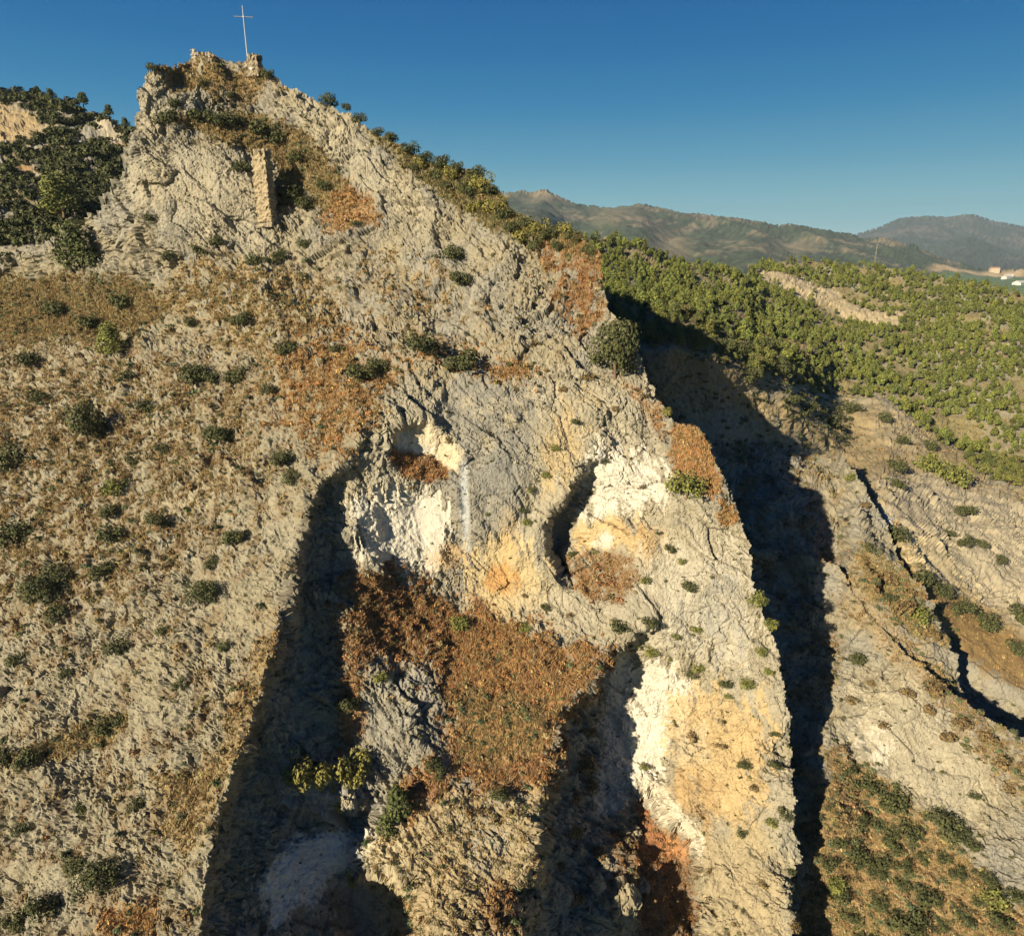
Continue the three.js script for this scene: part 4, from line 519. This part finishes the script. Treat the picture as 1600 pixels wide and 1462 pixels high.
const marks = [[128, 385, 'broad pine at the cliff foot'], [177, 540, 'lone pale pine'], [142, 672, 'tall dark shrub clump'], [345, 678, 'pale rock band'], [320, 928, 'large lone round shrub'], [80, 915, 'widest shrub clump'], [120, 1160, 'diagonal grassy ledge'], [160, 1372, 'bottom left shrub clump'], [100, 480, 'upper grassy belt'], [500, 610, 'orange grass patch'], [500, 760, 'top of the dark recess'], [416, 280, 'ruined tower'], [232, 165, 'summit rock nose'], [390, 100, 'summit cross'], [905, 450, 'brown grass nose'], [700, 300, 'ridge crest'], [620, 225, 'upper ridge crest'], [850, 360, 'lower ridge crest'], [655, 700, 'small niche'], [728, 790, 'white water streak'], [785, 905, 'ochre blotch'], [880, 810, 'lens-shaped shelter'], [950, 900, 'brown shelter floor'], [1085, 700, 'orange nose of the arete'], [1010, 1130, 'white wall'], [1130, 1150, 'ochre wall'], [1230, 1200, 'right arete'], [1120, 960, 'grey-streaked wall'], [1050, 1300, 'rusty pocket'], [800, 1100, 'rusty talus'], [910, 1300, 'shaded slot'], [960, 1400, 'sunlit rock tower'], [500, 1215, 'yellow-green trees of the recess'], [610, 1275, 'two conical trees'], [560, 1420, 'cave mouth'], [420, 1160, 'lit rocks of the recess'], [1380, 1140, 'pale slab face'], [1418, 1440, 'round shrub at the bottom edge'], [1385, 1240, 'large dark shrub of the brush'], [1560, 1130, 'dark gap behind the slab'], [1400, 900, 'slab cracks'], [1315, 700, 'slab tip'], [1460, 730, 'three round shrubs'], [1560, 880, 'streaked pale rock face'], [1200, 540, 'forest clearing'], [1550, 1400, 'bright green shrub'], [1500, 1000, 'grassy ditch']];
const used = new Map();
const bearing = (du, dv) => ['right of', 'below right of', 'below', 'below left of', 'left of', 'above left of', 'above', 'above right of'][Math.round(Math.atan2(dv, du) / (Math.PI / 4) + 8) % 8];
function telling(u, v, w, what) {
  const size = w < 20 ? 'tiny' : w < 30 ? 'small' : w < 42 ? 'middling' : 'big', near = marks.map(m => [Math.hypot(m[0] - u, m[1] - v), m]).sort((a, b) => a[0] - b[0]);
  for (const n of [1, 2, 3]) { const [d, m] = near[n - 1], l = `${size} ${what} ${d < 22 ? 'right at' : (d < 60 ? 'just ' : '') + bearing(u - m[0], v - m[1])} the ${m[2]}`; if (!used.has(l)) { used.set(l, 1); return l; } }
  return null;
}
for (const [T, kind, label, group, list] of sets) for (const [u, v, w] of list) for (const k of [kind === 'green' && (u * 7 + v) % 3 < 1 ? 'dark' : kind === 'green' && (u * 7 + v) % 5 < 1 ? 'brown' : kind]) sight(T, k, u, v, w, telling(u, v, w, { dark: 'dark shrub', green: 'olive shrub', yellow: 'yellowish shrub', brown: 'brownish shrub' }[k]) ?? label, 'shrub', group, w < 26);

// the pine wood on the hillside: spread by ground area, nearest trees single, the rest one mass
function spread(T, want, gap, accept, seed, vmin = -1e9, vmax = 1e9) {
  const R = rng(seed), cum = [], cell = []; let sum = 0;
  for (let j = 0; j < T.nv - 1; j++) for (let i = 0; i < T.nu - 1; i++) { const o = j * T.nu + i, v = T.v0 + j * T.step; if (v < vmin || v > vmax || !T.ok[o] || !T.ok[o + 1] || !T.ok[o + T.nu] || !T.ok[o + T.nu + 1]) continue; const w = accept(T.info[o * 3], T.info[o * 3 + 1], T.info[o * 3 + 2]); if (w <= 0) continue; const p = T.pos, a = o * 3, b = a + 3, c = a + T.nu * 3, x1 = p[b] - p[a], y1 = p[b + 1] - p[a + 1], z1 = p[b + 2] - p[a + 2], x2 = p[c] - p[a], y2 = p[c + 1] - p[a + 1], z2 = p[c + 2] - p[a + 2]; const A = Math.hypot(y1 * z2 - z1 * y2, z1 * x2 - x1 * z2, x1 * y2 - y1 * x2); sum += Math.min(A, 40) * w; cum.push(sum); cell.push(o); }
  const out = [], grid = new Map();
  for (let n = 0, tries = want * 6; n < want && tries-- > 0;) {
    const s = R() * sum; let lo = 0, hi = cum.length - 1; while (lo < hi) { const m = lo + hi >> 1; cum[m] < s ? lo = m + 1 : hi = m; }
    const o = cell[lo], fx = R(), fy = R(), p = T.pos, g = k => mix(mix(p[o * 3 + k], p[o * 3 + 3 + k], fx), mix(p[(o + T.nu) * 3 + k], p[(o + T.nu) * 3 + 3 + k], fx), fy), q = [g(0), g(1), g(2), o];
    if (gap) { const gx = Math.floor(q[0] / gap), gz = Math.floor(q[2] / gap); let bad = false; for (let a = -1; a < 2 && !bad; a++) for (let b = -1; b < 2; b++) for (const e of grid.get((gx + a) * 9973 + gz + b) || []) if ((e[0] - q[0]) ** 2 + (e[2] - q[2]) ** 2 < gap * gap) { bad = true; break; } if (bad) continue; const k = gx * 9973 + gz; grid.has(k) ? grid.get(k).push(q) : grid.set(k, [q]); }
    out.push(q); n++;
  }
  return out;
}
function mass(name, label, category, geo, list, size, tint, mat = foliageMat, tilt = .15) {
  const m = new THREE.InstancedMesh(geo, mat, list.length), M = new THREE.Matrix4(), Q = new THREE.Quaternion(), E = new THREE.Euler(), P = new THREE.Vector3(), Sc = new THREE.Vector3(), c = new THREE.Color();
  list.forEach((q, i) => { const s = size(q); M.compose(P.set(q[0], q[1], q[2]), Q.setFromEuler(E.set((RND() - .5) * tilt * 2, RND() * 6.3, (RND() - .5) * tilt * 2)), Sc.set(s, s * (.75 + .5 * RND()), s)); m.setMatrixAt(i, M); const t = tint(q); m.setColorAt(i, c.setRGB(t[0], t[1], t[2])); });
  m.name = name; m.castShadow = m.receiveShadow = true; m.userData = { label, category, kind: 'stuff' }; scene.add(m); return m;
}
{
  const wood = spread(hillside, 7000, 1.25, (v, k, x) => x > .5 ? x : x > .2 ? x * .05 : 0, 5).filter(q => !(q[2] > -150));
  wood.sort((a, b) => b[2] - a[2]);
  const near = [], rest = []; for (const q of wood) { const u = 800 + FOCAL * q[0] / (-q[2] * CP - (q[1] - EYE.y) * SP); (near.length < 290 && u > 930 && u < 1620 ? near : rest).push(q); }
  for (const q of near) { const r = RND(); plant(r < .8 ? 'pine' : 'fir', tmp.set(q[0], q[1] - .3, q[2]), 0.85 + 1.35 * RND() * (.3 + .7 * RND()), 'rounded pine in the sunlit wood on the hillside across the gully', 'tree', 'pines in the wood across the gully', false, 1.0); }
  const far = foliage(99, pineLobes(16), 260, .17, PINE[0], PINE[1]);
  mass('pine_wood', 'dense mass of far pines on the hillside across the gully', 'trees', far, rest, () => .75 + 1.2 * RND() * RND(), () => { const g = .55 + .75 * RND(), h = RND() * .25; return [g * (1 - h * .6), g, g * (.8 + h)]; });
  const scrub = foliage(98, bushLobes(17), 120, .2, DARK[0], DARK[1]);
  mass('hill_scrub', 'dark evergreen scrub covering the hill left of the summit', 'scrub', scrub, spread(hillLeft, 2600, 1.2, (v, k, x) => x > .5 ? x : 0, 6), () => 1.2 + 1.9 * RND() * RND(), () => { const g = .7 + .7 * RND(); return [g, g, g]; });
  for (const [u, v, w] of [[82, 158, 18], [132, 164, 22], [172, 182, 20], [60, 150, 14], [196, 196, 16]]) sight(hillLeft, 'fir', u, v, w, ['leftmost', 'second', 'third', 'fourth', 'rightmost'][[60, 82, 132, 172, 196].indexOf(u)] + ' small dark pine along the skyline left of the summit', 'tree', 'pines on the left skyline', false, 1);
}
mass('added_shade_scrub', 'added dark scrub that deepens the ridge shadow on the hillside flank', 'scrub', foliage(94, bushLobes(25), 90, .2, DARK[0], DARK[1]), spread(hillside, 900, .9, (v, k, x) => x < .4 ? 1 : 0, 8, 545, 700).filter(q => { const u = 800 + FOCAL * q[0] / (-q[2] * CP - (q[1] - EYE.y) * SP); return u < 1330; }), () => .6 + .9 * RND() * RND(), () => { const g = .7 + .6 * RND(); return [g, g, g]; });  // scrub added over the shaded flank so the ridge shadow reads darker
// dry grass and low brush
function tuft(seed, n, w) { const R = rng(seed), P = [], C = []; for (let i = 0; i < n; i++) { const a = R() * 6.3, l = .5 + .6 * R(), x = (R() - .5) * .7, z = (R() - .5) * .7, dx = Math.cos(a) * l * .55, dz = Math.sin(a) * l * .55, px = -Math.sin(a) * w, pz = Math.cos(a) * w; P.push(x - px, -.1, z - pz, x + px, -.1, z + pz, x + dx, l, z + dz); const g = .7 + .6 * R(); for (let k = 0; k < 3; k++) C.push(g, g, g); } const g = new THREE.BufferGeometry(); g.setAttribute('position', new THREE.Float32BufferAttribute(P, 3)); g.setAttribute('color', new THREE.Float32BufferAttribute(C, 3)); g.computeVertexNormals(); return g; }
const COAT = [[.26, .185, .09], [.31, .18, .07], [.225, .162, .068], [.255, .138, .055], [.095, .088, .03]];
const coat = q => { const k = RND() < .25 ? 0 : q[4], c = COAT[k], g = .65 + .7 * RND(), h = (RND() - .5) * .25; return [c[0] * g * (1 + h * .4), c[1] * g * (1 - h), c[2] * g * (1 - h)]; };
const withKind = (T, l) => l.map(q => [q[0], q[1], q[2], q[3], T.info[q[3] * 3 + 1]]);
const blade = tuft(3, 12, .09), brush = foliage(97, bushLobes(18), 60, .26, [.8, .8, .8], [1.2, 1.2, 1.2]);
const grassMat = new THREE.MeshStandardMaterial({ vertexColors: true, roughness: 1, side: THREE.DoubleSide });
for (const [T, n, nb, name, where] of [[mountain, 90000, 9000, 'dry_grass', 'on the mountain'], [slabBack, 7000, 1200, 'dry_grass_001', 'on the split slab'], [slabFront, 16000, 3200, 'dry_grass_002', 'in the brush on the lower right slab'], [hillside, 14000, 2500, 'dry_grass_003', 'on the open hillside']]) {
  mass(name, `dry tan and rusty grass tufts ${where}`, 'grass', blade, withKind(T, spread(T, n, 0, v => v > .2 ? v * v : 0, 31 + n)), () => .28 + .4 * RND(), coat, grassMat, .5);
  mass(name.replace('dry_grass', 'low_brush'), `low dry brush ${where}`, 'brush', brush, withKind(T, spread(T, nb, 0, v => v > .2 ? v : 0, 32 + n)), () => .22 + .55 * RND() ** 2, q => { const c = coat(q), d = q[4] === 4 ? 1 : RND() < (q[4] === 1 || q[4] === 3 ? .12 : .4) ? .5 : .85; return [c[0] * d * (d < .8 ? .6 : 1), c[1] * d, c[2] * d]; }, grassMat, .3);
}
// ---------------------------------------------------------------- built things and loose rocks
const thing = (name, p, label, category, group) => { const o = new THREE.Group(); o.name = numbered(name); o.position.copy(p); o.userData = { label, category }; if (group) o.userData.group = group; scene.add(o); return o; };
const piece = (name, geo, mat, parent, x = 0, y = 0, z = 0) => { const o = new THREE.Mesh(geo, mat); o.name = name; o.position.set(x, y, z); o.castShadow = o.receiveShadow = true; parent.add(o); return o; };
const std = (r, g, b, rough = .9) => new THREE.MeshStandardMaterial({ color: new THREE.Color().setRGB(r, g, b), roughness: rough });
// rough masonry: a block whose faces are laid in uneven courses, with a broken top
function masonry(w, h, d, seed, tone, brk = 1) {
  const g = new THREE.BoxGeometry(w, h, d, Math.round(w / .16), Math.round(h / .16), Math.round(d / .16)), P = g.attributes.position, C = new Float32Array(P.count * 3);
  for (let i = 0; i < P.count; i++) {
    let x = P.getX(i), y = P.getY(i) + h / 2, z = P.getZ(i); const row = Math.floor(y / .46 + .2 * n3(x, y, z + seed)), st = hash(Math.floor(x / .7 + row * .37), row, Math.floor(z / .5) + seed), k = (st % 255) / 255 - .5;
    const joint = Math.min(fr(y / .46), fr(x / .7 + row * .37)) < .16 ? -.05 : 0, e = .18 * k + joint * 2 + .26 * n3(x / .9, y / .9, z / .9 + seed);
    const top = sm(h * .9, h, y), cut = brk * (.8 * n3(x / .8, seed, z / .8) + .35) * top * 2.2, side = brk * .35 * (n3(y / 1.3, seed + 5, 0) - .2) * sm(0, w / 2, x) * (y > .5 ? 1 : .3);
    x += Math.sign(x) * e * (Math.abs(x) > w * .49 ? 1 : .2) - Math.max(0, side) * 1.6; z += Math.sign(z) * e * (Math.abs(z) > d * .49 ? 1 : .2);
    P.setXYZ(i, x * (1 - .06 * y / h), y - Math.max(0, cut), z * (1 - .06 * y / h)); const t = .85 + .35 * k + .15 * n3(x / .2, y / .2, z / .2); C[i * 3] = tone[0] * t; C[i * 3 + 1] = tone[1] * t; C[i * 3 + 2] = tone[2] * t;
  }
  g.setAttribute('color', new THREE.BufferAttribute(C, 3)); g.computeVertexNormals(); return g;
}
const stoneMat = new THREE.MeshStandardMaterial({ vertexColors: true, roughness: .97 });
{ // ruined tower
  const p = mountain.at(417, 334, new THREE.Vector3()); p.y -= 1.6; p.z += .2; const t = thing('ruined_tower', p, 'slender ruined tan stone tower standing on the bench below the summit', 'ruin'); t.rotation.y = -.32;
  piece('wall', masonry(3.5, 14.2, 2.4, 3, [.285, .23, .145]), stoneMat, t); piece('footing', masonry(4.0, 2.4, 2.6, 9, [.25, .21, .145], .9), stoneMat, t, -.3, -1.0, -.3);
}
{ // summit cross on its ruined pier
  const p = mountain.at(399, 112, new THREE.Vector3()); p.y -= .6; const r = thing('ruined_pier', p, 'blocky ruined masonry pier on the summit beside the cross', 'ruin'); r.rotation.y = -.2;
  piece('wall', masonry(2.5, 4.2, 2.2, 6, [.25, .205, .14], .7), stoneMat, r); piece('footing', masonry(3.4, 1.4, 2.6, 8, [.24, .195, .13], .5), stoneMat, r, -.3, -.4, .3);
  const pl = piece('plaque', new THREE.CylinderGeometry(.34, .34, .08, 20), std(.55, .53, .48), r, -.55, 1.15, 1.2); pl.rotation.x = Math.PI / 2; pl.scale.x = .75;
  const q = mountain.at(387, 99, new THREE.Vector3()); q.y -= .8; const c = thing('summit_cross', q, 'tall slender white metal cross on the summit', 'cross');
  const up = new THREE.CylinderGeometry(.09, .17, 12.0, 8); up.translate(0, 6, 0); piece('upright', up, std(.3, .32, .34, .6), c);
  const bar = new THREE.BoxGeometry(4.0, .12, .12); piece('crossbar', bar, std(.2, .17, .14, .6), c, 0, 9.9, 0).rotation.y = .15; piece('bracket', new THREE.BoxGeometry(.3, .3, .3), std(.35, .35, .35, .5), c, 0, 9.9, 0); piece('base', masonry(1.1, 1.3, 1.1, 12, [.30, .27, .22], .3), stoneMat, c);
  const o = mountain.at(318, 92, new THREE.Vector3()); o.y -= .4; const w = thing('ruined_wall', o, 'low remnant of a stone wall on the summit left of the cross', 'ruin'); w.rotation.y = .1; piece('wall', masonry(4.4, 1.5, 1.1, 14, [.29, .25, .19], 1), stoneMat, w); piece('corner_stones', masonry(.8, 2.0, .9, 15, [.36, .33, .27], .4), stoneMat, w, -1.9, 0, .1);
}
function boulderGeo(seed, tone) { const g = new THREE.IcosahedronGeometry(1, 14), P = g.attributes.position, C = new Float32Array(P.count * 3); for (let i = 0; i < P.count; i++) { const x = P.getX(i), y = P.getY(i), z = P.getZ(i), s = 1 + .45 * blocks(x * 1.3 + seed, y * 1.3, z * 1.3) + .16 * blocks(x * 3.3 + seed, y * 3.3, z * 3.3) + .04 * n3(x * 9, y * 9, z * 9), t = 1 + .25 * n3b(x * 2 + seed, y * 2, z * 2) + .12 * n3(x * 8, y * 8, z * 8); P.setXYZ(i, x * s, y * s, z * s); C[i * 3] = tone[0] * t; C[i * 3 + 1] = tone[1] * t; C[i * 3 + 2] = tone[2] * t; } g.setAttribute('color', new THREE.BufferAttribute(C, 3)); g.computeVertexNormals(); return g; }
const bg = [boulderGeo(1, TAN), boulderGeo(5, GREY), boulderGeo(9, CREAM)];
const boulder = (T, i, u, v, w, label, sy = .8, group) => { const p = T.at(u, v + w * .2, new THREE.Vector3()), r = w / 2 / FOCAL * -p.z / lev(v), o = new THREE.Mesh(bg[i % 3], stoneMat); o.name = numbered('boulder'); o.position.copy(p); o.scale.set(r, r * sy, r); o.rotation.y = u; o.castShadow = o.receiveShadow = true; o.userData = { label, category: 'boulder' }; if (group) o.userData.group = group; scene.add(o); };
boulder(hillside, 1, 1149, 553, 26, 'dark-sided boulder at the edge of the wood above the ridge shadow');
boulder(mountain, 2, 225, 1271, 12, 'small white boulder beside a shrub low on the left slope');
boulder(mountain, 0, 962, 1402, 54, 'sunlit rock tower rising out of the shaded slot', 1.5);
boulder(mountain, 2, 1036, 1187, 15, 'white block lodged in the crack of the pale wall', 1);
[[905, 1330, 22], [885, 1290, 16], [930, 1370, 20], [860, 1400, 18], [1000, 1380, 20], [870, 1330, 14], [990, 1300, 16], [925, 1255, 12], [895, 1215, 18], [945, 1345, 14], [880, 1440, 20], [950, 1290, 12]].forEach(([u, v, w], i) => boulder(mountain, i, u, v, w, telling(u, v, w, 'block') ?? 'rough block lying in the shaded slot beside the fin', 1.2, 'blocks in the shaded slot'));
[[440, 1148, 26], [455, 1170, 20], [480, 1160, 16], [415, 1140, 20], [430, 1175, 18], [540, 1240, 22], [565, 1248, 18], [505, 1410, 20], [520, 1425, 16], [380, 1200, 16], [395, 1215, 14], [440, 1455, 22]].forEach(([u, v, w], i) => boulder(mountain, i, u, v, w, telling(u, v, w, 'pale block') ?? 'pale block on the floor of the shaded recess', 1.1, 'blocks in the shaded recess'));
// farm and sheds far down in the valley, mast on the wooded crest
function house(T, u, v, w, h, d, turn, label, wallC, roofC) {
  const p = T.at(u, v, new THREE.Vector3()); const o = thing('farm_building', p, label, 'building'); o.rotation.y = turn; const b = new THREE.BoxGeometry(w, h + 6, d); b.translate(0, h / 2 - 3, 0); piece('wall', b, std(...wallC), o);
  const s = new THREE.Shape([[-d / 2 - .6, 0], [d / 2 + .6, 0], [0, d * .28]].map(a => new THREE.Vector2(...a))), r = new THREE.ExtrudeGeometry(s, { depth: w + 1.2, bevelEnabled: false }); r.translate(0, 0, -w / 2 - .6); r.rotateY(Math.PI / 2); piece('roof', r, std(...roofC), o, 0, h + .01, 0);
  const n = Math.max(2, Math.floor(w / 7)); for (let i = 0; i < n; i++) piece('window', new THREE.BoxGeometry(1.6, 2.2, .3), std(.05, .05, .055, .4), o, (i + .5) / n * w - w / 2, h * .55, d / 2);
}
house(farHills, 1556, 418, 30, 15, 18, -.2, 'farmhouse with a reddish roof on the far valley rise', [.36, .29, .20], [.26, .15, .09]);
house(farHills, 1580, 422, 26, 7, 14, -.1, 'low white farm building right of the farmhouse', [.36, .34, .30], [.27, .2, .15]);
house(farHills, 1572, 441, 34, 5, 16, .5, 'white shed in the green fields, left of the larger one', [.36, .36, .34], [.34, .33, .31]);
house(farHills, 1592, 449, 42, 6, 22, .6, 'larger white shed at the right edge of the green fields', [.4, .4, .38], [.38, .37, .35]);
{ const p = hillside.at(1366, 417, new THREE.Vector3()); const m = thing('mast', p, 'thin pale mast rising above the pine wood on the far crest', 'mast'); for (const s of [-1, 1]) { const g = new THREE.CylinderGeometry(.035, .06, 12.5, 6); g.translate(0, 6.25, 0); piece('leg', g, std(.3, .29, .25), m, s * .4, 0, 0).rotation.z = s * .025; } for (const y of [5, 8, 10.5]) piece('brace', new THREE.BoxGeometry(.8, .08, .08), std(.3, .29, .25), m, 0, y, 0); piece('crossarm', new THREE.BoxGeometry(2, .08, .08), std(.3, .29, .25), m, 0, 12, 0); }
// small plants rooted in the cracks of the rock
mass('crack_plants', 'tiny dark plants rooted in the cracks of the rock', 'plants', foliage(96, bushLobes(19), 40, .3, DARK[0], DARK[1]), spread(mountain, 5200, .6, v => v < .3 ? 1 : .2, 71), () => .10 + .34 * RND() ** 3, () => { const g = .8 + .9 * RND(); return [g * 1.1, g, g * .9]; });
mass('crack_plants_001', 'tiny dark plants rooted in the cracks of the slabs', 'plants', foliage(95, bushLobes(20), 40, .3, DARK[0], DARK[1]), [...spread(slabFront, 900, .6, v => v < .3 ? 1 : .2, 72), ...spread(slabBack, 500, .6, v => 1, 73), ...spread(hillside, 500, .8, (v, k, x) => x < .1 ? 1 : 0, 74)], () => .12 + .38 * RND() ** 3, () => { const g = .8 + .9 * RND(); return [g * 1.1, g, g * .9]; });
renderer.render(scene, camera);
